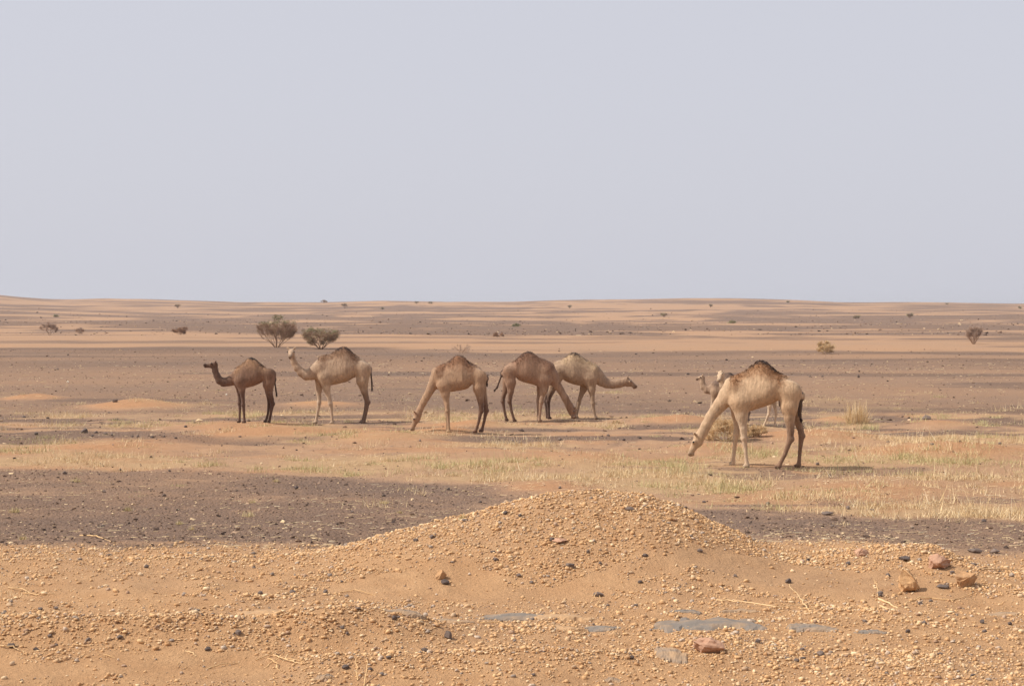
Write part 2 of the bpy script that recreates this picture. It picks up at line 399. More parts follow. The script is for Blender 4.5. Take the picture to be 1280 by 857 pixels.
# pebbles on the bank
def bank_pebbles():
    r = np.random.default_rng(3); n = 215000
    y = r.uniform(10.8, RIDGE_Y + 2.6, n); x = r.uniform(-1, 1, n) * (y * .335 + 1.0)
    d = fbm(x / .9, y / .7, 4, 200.) ; d2 = fbm(x / .25, y / .22, 3, 210.)
    den = .22 + 1.3 * sstep(.50, .72, .65 * d + .35 * d2)
    rz = np.interp(x, _rx, _rz)
    den += .8 * sstep(.52, .8, H(x, y))                             # the mound's upper half
    den += .45 * np.exp(-((y - RIDGE_Y + .25) / .35) ** 2) * sstep(.40, .6, d)            # crest
    den += .9 * np.exp(-((y - 13.35 - .08 * x) / .45) ** 2) * (1 - sstep(-.9, -.2, x))
    den += .7 * np.exp(-((y - 12.25 - .05 * x) / .33) ** 2) * sstep(-1.9, -1.2, x) * (1 - sstep(.6, 1.3, x))
    den += .6 * np.exp(-((x - 1.6) / .5) ** 2 - ((y - 12.6) / .4) ** 2) + .35 * sstep(1.0, 2.0, x) * (1 - sstep(12.3, 13.4, y))
    den += .5 * np.exp(-((x - 4.1) / .7) ** 2 - ((y - 17.1) / .6) ** 2)
    bare = np.exp(-((y - 15.5) / .5) ** 2) * .5 + np.exp(-((y - 12.3) / .35) ** 2) * (1 - sstep(-1.8, -1.3, x)) * 1.0 + np.exp(-((x - 2.2) / 1.0) ** 2 - ((y - 16.2) / .3) ** 2)
    den = np.clip(den - .8 * bare, .035, 1) * (1 - sstep(RIDGE_Y - .2, RIDGE_Y + 2.3, y + 2.0 * (d - .5)))
    k = r.random(n) < den * .8
    x, y = x[k], y[k]; m = len(x)
    size = np.clip(r.lognormal(math.log(.0098), .50, m), .0052, .034) * (1 - .15 * (1 - sstep(11.5, 14, y)))
    P = np.stack([x, y, H(x, y)], -1); bg_ = size > .0112
    return scatter(RND, P[bg_], size[bg_], .75, r, 'tan_pebbles', M_peb, .2, True), scatter(GRIT, P[~bg_], size[~bg_], .75, r, 'tan_grit', M_peb, .2, True), (int(bg_.sum()), m)
me, me2, npeb = bank_pebbles()
tag(ob('tan_grit', me2), 'fine tan grit between the pebbles of the sandy bank', 'grit', kind='stuff')
tag(ob('tan_pebbles', me), 'loose tan pebbles strewn thickly over the sandy bank and mound', 'pebbles', kind='stuff')

def plain_gravel():
    r = np.random.default_rng(4); n = 54000
    y = r.uniform(RIDGE_Y + .9, 33.5, n); x = r.uniform(-1, 1, n) * (y * .335 + 1.5)
    g, o, s, f = cover(x, y)
    k = r.random(n) < np.clip(g, 0, 1) ** 1.5 * .55 + .03
    x, y = x[k], y[k]; size = np.clip(r.lognormal(math.log(.014), .5, len(x)), .007, .06)
    P1 = np.stack([x, y, H(x, y)], -1); s1 = size
    n = 34000
    y = 32 * np.exp(r.random(n) * math.log(125 / 32)); x = r.uniform(-1, 1, n) * (y * .32 + 2)
    g, o, s, f = cover(x, y)
    cl = sstep(.5, .66, fbm(x / 9, y / 3.2, 4, 300.))
    k = r.random(n) < np.clip(g * .38 + .75 * g * cl, .02, 1)
    x, y = x[k], y[k]; size = np.clip(r.lognormal(math.log(.022), .5, len(x)), .012, .11) * (1 + .4 * sstep(50, 120, y))
    P2 = np.stack([x, y, H(x, y)], -1)
    n = 11000
    y = 190 * np.exp(r.random(n) * math.log(620 / 190)); x = r.uniform(-1, 1, n) * (y * .32 + 5)
    g, o, s, f = cover(x, y)
    k = r.random(n) < np.clip(g, .0, 1) * .5
    x, y = x[k], y[k]; s3 = np.clip(r.lognormal(math.log(.11), .5, len(x)), .05, .45)
    P3 = np.stack([x, y, H(x, y)], -1)
    return scatter(PEB, np.concatenate([P1, P2, P3]), np.concatenate([s1, size, s3]), .65, r, 'dark_gravel', M_grav, .3)
tag(ob('dark_gravel', plain_gravel()), 'dark purple brown gravel strewn over the flat desert plain', 'gravel', kind='stuff')

# single stones
ROCKM = {}
def rock_mesh(kind, mat, seed, n=22, flat_=.62, jag=.3):
    key = (kind, seed)
    if key not in ROCKM:
        v, f = hull_rock(100 + seed, n, flat_, jag)
        bm = bmesh.new(); bv = [bm.verts.new(c) for c in v]
        for t in f: bm.faces.new([bv[i] for i in t])
        bmesh.ops.recalc_face_normals(bm, faces=bm.faces)
        bmesh.ops.dissolve_limit(bm, angle_limit=.12, verts=bm.verts, edges=bm.edges)
        if 'boulder' in kind:
            bmesh.ops.triangulate(bm, faces=bm.faces)
            for it in range(3):
                bmesh.ops.subdivide_edges(bm, edges=bm.edges, cuts=1, use_grid_fill=True)
                bmesh.ops.triangulate(bm, faces=bm.faces)
                amp = [.09, .04, .015][it]; rr_ = np.random.default_rng(seed * 9 + it); bm.normal_update()
                for v_ in bm.verts: v_.co += v_.normal * float(rr_.normal(0, amp * .6)) - v_.normal * amp * .3
            bmesh.ops.smooth_vert(bm, verts=bm.verts, factor=.35, use_axis_x=True, use_axis_y=True, use_axis_z=True)
        else: bmesh.ops.bevel(bm, geom=list(bm.edges), offset=.06, segments=1, affect='EDGES')
        me = bpy.data.meshes.new(kind); bm.to_mesh(me); bm.free(); me.materials.append(mat); ROCKM[key] = me
    return ROCKM[key]
def stone(px, py, wpx, kind, mat, label, cat='stone', group=None, seed=0, flat_=.62, hs=1.0, rot=None, jag=.3, tilt=(0, 0)):
    p = ray_ground(px, py); s = wpx / F * p.y / 2
    o = ob(kind, rock_mesh(kind + str(flat_) + str(jag), mat, seed, 22, flat_, jag), None, (p.x, p.y, p.z + s * flat_ * hs * .45),
           (tilt[0], tilt[1], rng.uniform(0, 6.28) if rot is None else rot), (s, s * rng.uniform(.75, 1.0), s * hs))
    return tag(o, label, cat, group)

def bank_label(px, py):
    if px < 450 and py > 755: return 'small dark stone lying among pebbles on the low gravel ridge'
    if px < 450: return 'small dark stone on the pebbly bank before the dark gravel'
    if px > 930 and py > 795: return 'small dark stone beside the pinkish wedge rock and pebbles'
    if px > 1050 and py < 760: return 'small dark stone lying around the tan boulders on the bank'
    if py > 760: return 'small dark stone on pebbly sand around the slate sheets'
    if py > 715: return 'small dark stone on bare sand at the foot of the mound'
    return 'small dark stone among pebbles on the face of the mound'
def plain_label(px, py):
    if py < 475: return 'tiny black rock on the empty plain behind the camels'
    if px < 310 and py < 550: return 'small black rock in the row of rubble among straw and sand'
    if py < 585: return 'small black rock lying between patches of dry grass'
    if px > 860: return 'small black rock on dark gravel along the grass edge'
    return 'small black rock lying on the wide dark gravel strip'
B = [
    (1137, 738, 40, 'sandstone_boulder', M_tanr, 'upright jagged tan sandstone boulder on the pebbly bank', 1, .95, 1.15),
    (1205, 732, 44, 'sandstone_boulder', M_tanr, 'rounded orange tan boulder with steep side beside the dark gravel', 2, .8, 1.0),
    (1173, 708, 38, 'sandstone_boulder', M_pink, 'smooth pinkish boulder behind the jagged tan boulder', 3, .75, .9),
    (1076, 695, 28, 'sandstone_boulder', M_pink, 'small flat pinkish rock on the crest of the pebbly bank', 4, .6, 1.0),
    (886, 813, 54, 'sandstone_boulder', M_pink, 'pale pinkish wedge shaped rock beside the slate slabs', 5, .6, .85),
    (700, 676, 26, 'sandstone_boulder', M_pink, 'flat reddish rock half buried in the face of the mound', 6, .4, .6),
    (551, 723, 20, 'sandstone_boulder', M_tanr, 'tan rock with a grey stone leaning against it on bare sand', 7, .9, 1.0),
    (636, 635, 1, None, None, None, 0, 0, 0)]
for px, py, wp, kd, mt, lb, sd_, fl_, hs in B:
    if kd: stone(px, py, wp, kd, mt, lb, 'rock', None, sd_, fl_, hs)
S = [
    (557, 729, 15, 'grey stone leaning on a tan rock on bare sand', 1, .6, None),
    (713, 709, 15, 'dark tilted stone on the face of the pebbly mound', 2, .8, .4),
    (748, 744, 16, 'dark slab like stone at the foot of the mound', 3, .5, .2),
    (560, 797, 15, 'dark rounded stone at the end of the low gravel ridge', 4, 1.0, .0),
    (531, 815, 13, 'dark stone in a bare sandy hollow beside the gravel ridge', 5, .8, .0),
    (787, 637, 14, 'dark flat stone near the top of the pebbly mound', 6, .5, .0),
    (1130, 699, 22, 'grey flat stone on the bank between the pinkish rocks', 7, .35, .0),
    (1179, 734, 22, 'dark flat slab between the tan boulders', 8, .3, .0),
    (1218, 690, 22, 'dark flat stone on the gravel behind the tan boulders', 9, .4, .0),
    (1244, 691, 16, 'small dark stone lying behind the orange tan boulder', 10, .6, .0),
    (1035, 643, 20, 'long dark stone at the edge of the dry grass', 1, .35, .0),
    (144, 502, 9, 'dark rock between two orange sand drifts', 2, .8, .0),
    (106, 541, 11, 'large dark rock heading a row of black rubble', 3, .9, .0),
    (1158, 524, 15, 'grey dome shaped rock on the stony plain', 4, .6, .0),
    (1073, 472, 4, 'small upright black rock standing on the bare plain', 5, 1.6, .0),
    (72, 462, 5, 'small black rock lying on the empty brown plain', 6, .7, .0),
]
for i, (px, py, wp, lb, sd_, fl_, rt) in enumerate(S):
    stone(px, py, wp, 'stone', M_dark, lb, 'stone', None, sd_, fl_, 1.0, None if not rt else rt)
for px, py, lb in [(85, 478, 'white stone near the straw litter on the brown plain'), (283, 494, 'small white stone behind the dark brown camel')]:
    stone(px, py, 4.5, 'stone', M_white, lb, 'stone', None, 3, .8)
for px, py, wp in [(875, 689, 9), (985, 728, 13), (919, 720, 7), (690, 675, 10), (493, 773, 11), (428, 785, 9), (434, 792, 7), (366, 741, 10), (325, 742, 9),
                   (298, 792, 13), (260, 812, 11), (14, 808, 12), (70, 761, 9), (245, 764, 11), (183, 709, 9), (407, 741, 11), (985, 824, 10), (996, 826, 9),
                   (1004, 823, 8), (1026, 819, 14), (947, 803, 12), (1003, 812, 8), (1155, 779, 10), (1081, 777, 8), (1135, 790, 10), (1175, 818, 8), (1150, 755, 9),
                   (790, 822, 9), (667, 844, 10), (432, 835, 12), (486, 822, 10), (463, 837, 9), (616, 690, 8), (620, 700, 9), (806, 695, 9), (750, 705, 8), (540, 672, 10),
                   (520, 676, 9), (632, 642, 9), (650, 645, 8), (735, 690, 8), (648, 720, 9), (800, 728, 8), (795, 757, 9), (893, 810, 7), (1228, 778, 10), (1262, 780, 8),
                   (1100, 745, 8), (760, 757, 7), (1190, 716, 8), (1110, 720, 9), (1060, 705, 8), (1010, 700, 7), (50, 762, 10), (62, 795, 8), (110, 800, 9), (150, 797, 10), (45, 812, 9)]:
    stone(px, py, wp, 'stone', M_dark, bank_label(px, py), 'stone', 'dark stones on the pebbly bank', int(rng.integers(0, 10)), .7)
for px, py, wp in [(120, 541, 6), (132, 543, 7), (140, 544, 6), (116, 545, 5), (165, 546, 5), (172, 546, 6), (190, 547, 6), (205, 546, 5), (220, 548, 6), (45, 543, 7), (30, 522, 6),
                   (60, 523, 5), (232, 534, 6), (275, 537, 4), (136, 516, 4), (300, 546, 5), (212, 589, 5), (81, 592, 8), (150, 588, 6), (370, 611, 6), (205, 620, 7), (130, 615, 6),
                   (370, 610, 7), (128, 658, 7), (1090, 638, 7), (1060, 636, 9), (960, 630, 7), (880, 628, 6), (1140, 660, 6), (1230, 652, 8), (1040, 658, 6), (700, 610, 6), (560, 612, 7), (600, 628, 6),
                   (480, 620, 6), (440, 640, 6), (1022, 581, 7), (760, 545, 6), (700, 550, 7), (672, 548, 5), (800, 548, 6), (780, 550, 5), (640, 552, 6), (525, 551, 5),
                   (1165, 556, 6), (1110, 553, 5), (1200, 552, 5), (1250, 555, 6), (1240, 532, 5), (1012, 471, 4), (1028, 471, 5), (860, 468, 5), (795, 443, 4), (520, 453, 4), (530, 448, 3), (85, 444, 4)]:
    stone(px, py, wp, 'stone', M_dark, plain_label(px, py), 'stone', 'black rocks scattered over the plain', int(rng.integers(0, 10)), .75)

# slate breaking through the sand
def slab(px, py, wpx, depth, seed, label, lift=.012, grp=None):
    """a sheet of rock that comes up through the sand unevenly"""
    p = ray_ground(px, py); r = np.random.default_rng(seed); w_ = wpx / F * p.y / 2
    nu, nv = 34, 12
    u, v = np.meshgrid(np.linspace(-1, 1, nu), np.linspace(-1, 1, nv)); u, v = u.ravel(), v.ravel()
    x = u * w_ * 1.15; y = v * depth * 1.25 + .25 * depth * np.sin(u * 2 + seed)
    nz = fbm(u * 3 + seed * 7, v * 1.6 + seed, 4, 2.); edge = np.clip(np.sqrt(u * u + v * v * .9) + 1.1 * (nz - .5), 0, 1.2); step = np.floor(fbm(u * 4 + seed * 3, v * 3 + seed, 2, 5.) * 5) / 5
    hh = lift * (1.5 - 1.2 * edge) + .035 * (nz - .58) + .018 * (step - .5) - .07 * sstep(.70, 1.0, edge) - .1 * (np.maximum(np.abs(u), np.abs(v)) > .97)
    z = .5 * (H(p.x + x, p.y + y) - p.z) + hh
    Vt = np.stack([x, y, z], -1); i2 = np.arange(nu * nv).reshape(nv, nu)
    Fq = np.stack([i2[:-1, :-1], i2[:-1, 1:], i2[1:, 1:], i2[1:, :-1]], -1).reshape(-1, 4)
    Vb = Vt.copy(); Vb[:, 2] = -.16                                      # a closed body with an underside
    bd = np.concatenate([i2[0, :-1], i2[:-1, -1], i2[-1, :0:-1], i2[:0:-1, 0]]); nb_ = np.roll(bd, -1); o_ = nu * nv
    side = np.stack([nb_, bd, bd + o_, nb_ + o_], -1)
    me = mk_mesh('flat_rock', np.concatenate([Vt, Vb]), np.concatenate([Fq, Fq[:, ::-1] + o_, side]), [M_slate])
    tag(ob('flat_rock', me, None, p), label, 'rock', grp)
slab(885, 783, 150, .30, 1, 'broad grey slate slab beside the pinkish wedge rock', .036)
slab(1010, 786, 78, .16, 2, 'long grey slate slab to the side of the broad slab', .022)
slab(835, 818, 50, .22, 3, 'tilted grey slate slab with broken edges below the broad slab', .03)
for k, (px, py, wp, dp) in enumerate([(640, 771, 110, .14), (700, 772, 90, .12), (755, 786, 60, .10), (705, 785, 56, .09), (768, 793, 20, .05), (560, 777, 90, .10), (500, 765, 60, .08),
                                      (860, 765, 50, .06), (925, 764, 60, .05), (1090, 790, 50, .07), (330, 765, 70, .09), (405, 846, 26, .08), (1255, 768, 60, .08), (765, 851, 24, .05)]):
    slab(px, py, wp, dp, 20 + k, 'thin grey slate sheet showing flush in the sandy bank', .019, 'slate sheets in the sand')

# ------------------------------------------------------------------ twigs, straw and grass
def tubes(P0, P1, r0, r1, sides=3):
    P0 = np.asarray(P0, float); P1 = np.asarray(P1, float); n = len(P0)
    r0 = np.broadcast_to(np.asarray(r0, float), (n,)); r1 = np.broadcast_to(np.asarray(r1, float), (n,))
    d = P1 - P0; d /= np.maximum(np.linalg.norm(d, axis=1), 1e-9)[:, None]
    up = np.where(np.abs(d[:, 2:3]) > .9, np.array([[1., 0, 0]]), np.array([[0, 0, 1.]]))
    u = np.cross(d, up); u /= np.linalg.norm(u, axis=1)[:, None]; v = np.cross(d, u)
    rings = []
    for P, rr in ((P0, r0), (P1, r1)):
        for k in range(sides):
            a = 2 * math.pi * k / sides
            rings.append(P + (u * math.cos(a) + v * math.sin(a)) * rr[:, None])
    Vv = np.stack(rings, 1)                       # n, 2*sides, 3
    f = np.array([[k, (k + 1) % sides, sides + (k + 1) % sides, sides + k] for k in range(sides)])
    Ff = (f[None] + (np.arange(n) * 2 * sides)[:, None, None]).reshape(-1, 4)
    return Vv.reshape(-1, 3), Ff

M_straw = island_mat('dry_straw', [(0, lin(210, 182, 138)), (.4, lin(226, 202, 160)), (.7, lin(190, 160, 118)), (.88, lin(236, 220, 186)), (1, lin(160, 134, 98))], bump=0)
M_green = island_mat('dry_grass_green', [(0, lin(196, 178, 130)), (.45, lin(176, 166, 116)), (.75, lin(212, 196, 150)), (1, lin(150, 148, 100))], bump=0)
M_twig = obj_mat('bleached_twig', lin(226, 196, 150), lin(204, 166, 118), scale=30, bump=.2)
M_wood = obj_mat('acacia_wood', lin(150, 120, 96), lin(190, 158, 130), scale=6, bump=.3)
M_twigs = island_mat('thorny_twigs', [(0, lin(132, 102, 80)), (.5, lin(160, 127, 101)), (1, lin(184, 150, 122))], bump=0)
M_redtw = island_mat('bare_red_twigs', [(0, lin(150, 126, 110)), (.5, lin(174, 148, 128)), (1, lin(196, 170, 150))], bump=0)
M_leaf = island_mat('acacia_leaf', [(0, lin(110, 110, 74)), (.5, lin(134, 130, 92)), (1, lin(158, 150, 112))], bump=0)
M_bush = island_mat('dead_bush', [(0, lin(188, 158, 118)), (.5, lin(210, 180, 138)), (.85, lin(230, 204, 162)), (1, lin(160, 130, 98))], bump=0)

def twig(pts, label, r=.004, grp=None):
    P = []
    for i, (px, py, lift) in enumerate(pts):
        p = ray_ground(px, py); P.append((p.x, p.y, p.z + lift))
    P = np.array(P); Q_ = [P[0]]
    for a, b_ in zip(P[:-1], P[1:]):
        for t in np.linspace(0, 1, 6)[1:]:
            Q_.append(a * (1 - t) + b_ * t + rng.normal(size=3) * np.array([.006, .006, .002]))
    Q_ = np.array(Q_); n = len(Q_); rr = np.linspace(r * 1.3, r * .65, n)
    base = Q_[0].copy()
    v, f = tubes(Q_[:-1] - base, Q_[1:] - base, rr[:-1], rr[1:], 5)
    tag(ob('dry_twig', mk_mesh('dry_twig', v, f, [M_twig], True), None, base), label, 'twig', grp)
twig([(1011, 762, .0), (1000, 752, .03), (987, 748, .13)], 'pale stick standing up slantwise from the sandy bank', .0045)
twig([(896, 752, .02), (930, 757, .04), (970, 761, .02), (1000, 758, .015), (1032, 755, .005)], 'long thin dry stalk arching over bare sand beside a pale stick', .005)
twig([(1000, 762, .01), (1020, 761, .01), (1034, 759, .0)], 'short pale stalk at the foot of the slanting stick', .004)
twig([(1098, 748, .0), (1110, 755, .015), (1122, 760, .005)], 'pale forked stem lying in front of the jagged tan boulder', .008)
twig([(1100, 757, .0), (1112, 762, .008), (1122, 762, .0)], 'lower pale stem lying in front of the jagged tan boulder', .008)
twig([(1098, 745, .0), (1096, 738, .05), (1092, 735, .09)], 'thin dry stalk sticking up before the jagged tan boulder', .004)
twig([(1125, 757, .005), (1150, 749, .02), (1165, 748, .01), (1190, 751, .01), (1215, 744, .02), (1240, 738, .005)], 'long crooked dry stalk lying below the tan boulders', .0045)
twig([(100, 669, .0), (120, 671, .02), (140, 677, .0)], 'pale stick lying on the dark gravel', .008)
twig([(1225, 712, .01), (1250, 713, .02), (1280, 713, .01)], 'straight pale stalk lying on dark gravel beyond the boulders', .006)
for pts in ([(92, 806, .01), (100, 809, .02), (114, 808, .0)], [(130, 820, .01), (144, 821, .0)], [(232, 813, .0), (240, 817, .01), (245, 820, .0)], [(258, 836, 0), (275, 833, .02), (300, 828, .0)],
            [(320, 826, .01), (340, 820, .03), (355, 812, .0)], [(330, 835, 0), (350, 826, .03), (380, 826, 0)], [(335, 822, 0), (345, 832, .02), (350, 838, 0)], [(342, 818, 0), (360, 828, .02), (385, 830, 0)],
            [(345, 835, 0), (360, 822, .03), (372, 815, 0)], [(380, 726, .01), (400, 724, .02), (420, 720, 0)], [(425, 741, .01), (445, 739, .02), (470, 744, 0)], [(740, 752, 0), (746, 745, .05)], [(744, 758, 0), (752, 750, .04)],
            [(718, 800, 0), (728, 806, .04)], [(447, 850, 0), (445, 838, .09)], [(455, 857, 0), (460, 840, .08)], [(0, 808, .01), (16, 811, .02), (30, 815, 0)], [(600, 779, .01), (625, 780, .02), (645, 786, 0)],
            [(30, 742, .01), (50, 745, .02), (70, 741, 0)], [(10, 735, .01), (28, 739, .03), (45, 744, 0)]):
    twig(pts, 'thin bleached straw stalk lying on the sandy pebbly bank', .004, 'bleached stalks on the bank')

def blades(P, hgt, wid, lean, r, flatten=1.0):
    """bent two-piece blades as thin triangles"""
    n = len(P); a = r.uniform(0, 6.283, n); l = np.abs(r.normal(0, lean, n))
    d = np.stack([np.cos(a) * np.sin(l), np.sin(a) * np.sin(l), np.cos(l) * flatten], -1)
    m = P + d * hgt[:, None] * .55
    d2 = d.copy(); d2[:, 2] -= .45 * np.sin(l); t = m + d2 * hgt[:, None] * .45
    b_ = r.uniform(0, 6.283, n); s = np.stack([np.cos(b_), np.sin(b_), np.zeros(n)], -1) * wid[:, None] * .5
    Vv = np.stack([P - s, P + s, m + s * .75, m - s * .75, t + s * .12, t - s * .12], 1).reshape(-1, 3)
    f = np.array([[0, 1, 2, 3], [3, 2, 4, 5]])
    return Vv, (f[None] + (np.arange(n) * 6)[:, None, None]).reshape(-1, 4)

def thin_blades(P, hgt, wid, lean, r):
    n = len(P); a = r.uniform(0, 6.283, n); l = np.abs(r.normal(0, lean, n))
    t = P + np.stack([np.cos(a) * np.sin(l), np.sin(a) * np.sin(l), np.maximum(np.cos(l), .08)], -1) * hgt[:, None]
    b_ = r.uniform(0, 6.283, n); s = np.stack([np.cos(b_), np.sin(b_), np.zeros(n)], -1) * wid[:, None] * .5
    return np.stack([P - s, P + s, t], 1).reshape(-1, 3), np.arange(n * 3).reshape(-1, 3)
def grass_field():
    r = np.random.default_rng(8); n = 26000
    y = 23 * np.exp(r.random(n) * math.log(62 / 23)); x = r.uniform(-1, 1, n) * (y * .33 + 2)
    g, o, s, f = cover(x, y)
    cl = fbm(x / 1.2, y / .9, 4, 400.)
    p = np.clip(s * 1.6 * sstep(.47, .61, cl) + .04, 0, 1) * (1 - .6 * sstep(46, 52, y))
    p *= np.where(y < np.interp(x, _bx, _by) - .3, .10, 1)
    k = r.random(n) < p * .62
    x, y = x[k], y[k]; m = len(x)
    z = H(x, y); nb = r.integers(18, 80, m)
    tall = np.clip(r.lognormal(math.log(.078), .5, m), .03, .28) * (1 + .3 * sstep(0, 6, x) * (1 - sstep(38, 44, y)))
    idx = np.repeat(np.arange(m), nb); nn = len(idx)
    rad = .05 + 1.1 * tall[idx] * r.uniform(.6, 1.4, m)[idx]; off = r.normal(size=(nn, 2)) * rad[:, None] * np.array([.75, .5])
    P = np.stack([x[idx] + off[:, 0], y[idx] + off[:, 1], z[idx] - .01], -1)
    Vv, Ff = thin_blades(P, tall[idx] * r.uniform(.4, 1.4, nn), r.uniform(.005, .013, nn), .85, r)
    grn = fbm(x / 4, y / 3, 3, 500.) + .25 * (r.random(m) - .5)
    mi = (grn > .61).astype(int)[idx]
    return mk_mesh('dry_grass', Vv, Ff, [M_straw, M_green], False, mi), m
me, ng = grass_field()
tag(ob('dry_grass', me), 'low pale dry grass growing in patches over the orange sand', 'grass', kind='stuff')

def litter():
    r = np.random.default_rng(9); n = 26000
    y = 18.6 * np.exp(r.random(n) * math.log(95 / 18.6)); x = r.uniform(-1, 1, n) * (y * .33 + 2)
    cl = fbm(x / 3.2, y / 1.3, 4, 600.)
    k = r.random(n) < .04 + .75 * sstep(.52, .68, cl)
    x, y = x[k], y[k]; m = len(x)
    L_ = np.clip(r.lognormal(math.log(.055), .6, m), .015, .35) * (1 + .9 * sstep(40, 90, y))
    a = r.normal(0, .9, m); P0 = np.stack([x, y, H(x, y) + .012], -1)
    P1 = np.stack([x + L_ * np.cos(a), y + L_ * np.sin(a), np.zeros(m)], -1); P1[:, 2] = H(P1[:, 0], P1[:, 1]) + .012 + .12 * L_ * r.random(m)
    rr = r.uniform(.0018, .004, m) * (1 + 1.2 * sstep(40, 90, y))
    v, f = tubes(P0, P1, rr, rr * .7, 3)
    return mk_mesh('straw_litter', v, f, [M_straw])
tag(ob('straw_litter', litter()), 'short bits of pale straw blown across the dark gravel plain', 'straw', kind='stuff')

def tuft(px, py, wpx, hpx, label, mats, nb=160, name='grass_tuft', cat='grass tuft', grp=None, wid=.007, seed=1, kind=None):
    p = ray_ground(px, py); r = np.random.default_rng(seed); sc = p.y / F; W = wpx * sc / 2; Hh = hpx * sc
    off = np.clip(r.normal(size=(nb, 2)), -1.7, 1.7) * W * .36
    P = np.stack([off[:, 0], off[:, 1], np.full(nb, -.02)], -1)
    Vv, Ff = blades(P, Hh * r.uniform(.5, 1.3, nb), np.full(nb, wid) * r.uniform(.6, 1.3, nb), .55, r)
    tag(ob(name, mk_mesh(name, Vv, Ff, mats, False, np.repeat(r.integers(0, len(mats), nb), 2)), None, p), label, cat, grp, kind)
tuft(1071, 529, 40, 26, 'tall straw coloured grass clump standing alone on the stony plain', [M_straw, M_bush], 520, wid=.010, seed=3)
tuft(1085, 536, 40, 9, 'low greenish grass clump before the tall straw clump', [M_green], 200, seed=4)
for k, (px, py, wp, hp) in enumerate([(310, 645, 26, 8), (160, 638, 16, 7), (18, 640, 18, 8), (28, 674, 16, 8), (95, 602, 22, 7), (480, 629, 16, 6), (578, 648, 12, 7), (316, 628, 14, 5), (224, 655, 12, 6), (240, 662, 10, 6), (345, 602, 12, 6), (500, 641, 10, 5)]):
    tuft(px, py, wp, hp, 'small dry grass tuft growing on the dark gravel', [M_straw, M_green], 110, grp='tufts on the dark gravel', seed=30 + k)
tuft(20, 744, 90, 9, 'flattened dry grass clump on the sandy bank beyond the low gravel ridge', [M_straw, M_bush], 160, 'flattened_grass', wid=.005, seed=60, kind='stuff')
tuft(970, 775, 60, 5, 'sparse bleached grass stubble behind the slate slab', [M_straw], 140, 'grass_stubble', wid=.003, seed=61, kind='stuff')

# ------------------------------------------------------------------ trees and bushes
def grow_plant(r, height, width, stems, levels, flat_top=.75, spread=1.0, base_r=.05, curve=.25, split=(2, 4), fan=False):
    segs = []                                        # p0, p1, r0, r1, level
    tips = []
    def inside(p):
        rr = math.hypot(p[0], p[1]) / (width / 2)
        if fan: return p[2] < height * (1.0 - .07 * rr * rr) and rr < .22 + .88 * max(p[2] / height, 0) ** .8
        return p[2] < height * (1.0 - .18 * rr * rr) and rr < 1.05
    def go(p, d, ln, rad, lv):
        n = 3; q = p
        for k in range(n):
            d = d + r.normal(size=3) * curve * .5; d = d / np.linalg.norm(d)
            q2 = q + d * ln / n
            if not inside(q2) and lv > 0:
                if q2[2] < height * .8: d = d * np.array([.45, .45, 1]) + np.array([0, 0, .5])
                else: d[2] *= .2
                nn_ = np.linalg.norm(d); d = d / max(nn_, 1e-6); q2 = q + d * ln / n * .5
                if not inside(q2) and q2[2] > height * .8: tips.append((q, d)); return
            segs.append((q, q2, rad * (1 - .25 * k / n), rad * (1 - .25 * (k + 1) / n), lv)); q = q2
        if lv >= levels: tips.append((q, d)); return
        for _ in range(int(r.integers(split[0], split[1] + 1))):
            e = d + r.normal(size=3) * np.array([.42, .42, .30]) * spread
            if e[2] < -.05: e[2] = .1 * r.random()
            go(q, e / np.linalg.norm(e), ln * r.uniform(.62, .9), rad * .62, lv + 1)
    for s in range(stems):
        a = 6.283 * s / stems + r.uniform(-.4, .4); rr = r.uniform(.2, 1.0) ** .5
        tx = math.cos(a) * rr * width * .42; ty = math.sin(a) * rr * width * .42
        d = np.array([tx * 1.3, ty * 1.3, height * .78]); d /= np.linalg.norm(d)
        go(np.array([math.cos(a) * min(.08, .03 * width), math.sin(a) * min(.08, .03 * width), -.06]), d, height * r.uniform(.22, .36), base_r * r.uniform(.7, 1.1), 0)
    return segs, tips
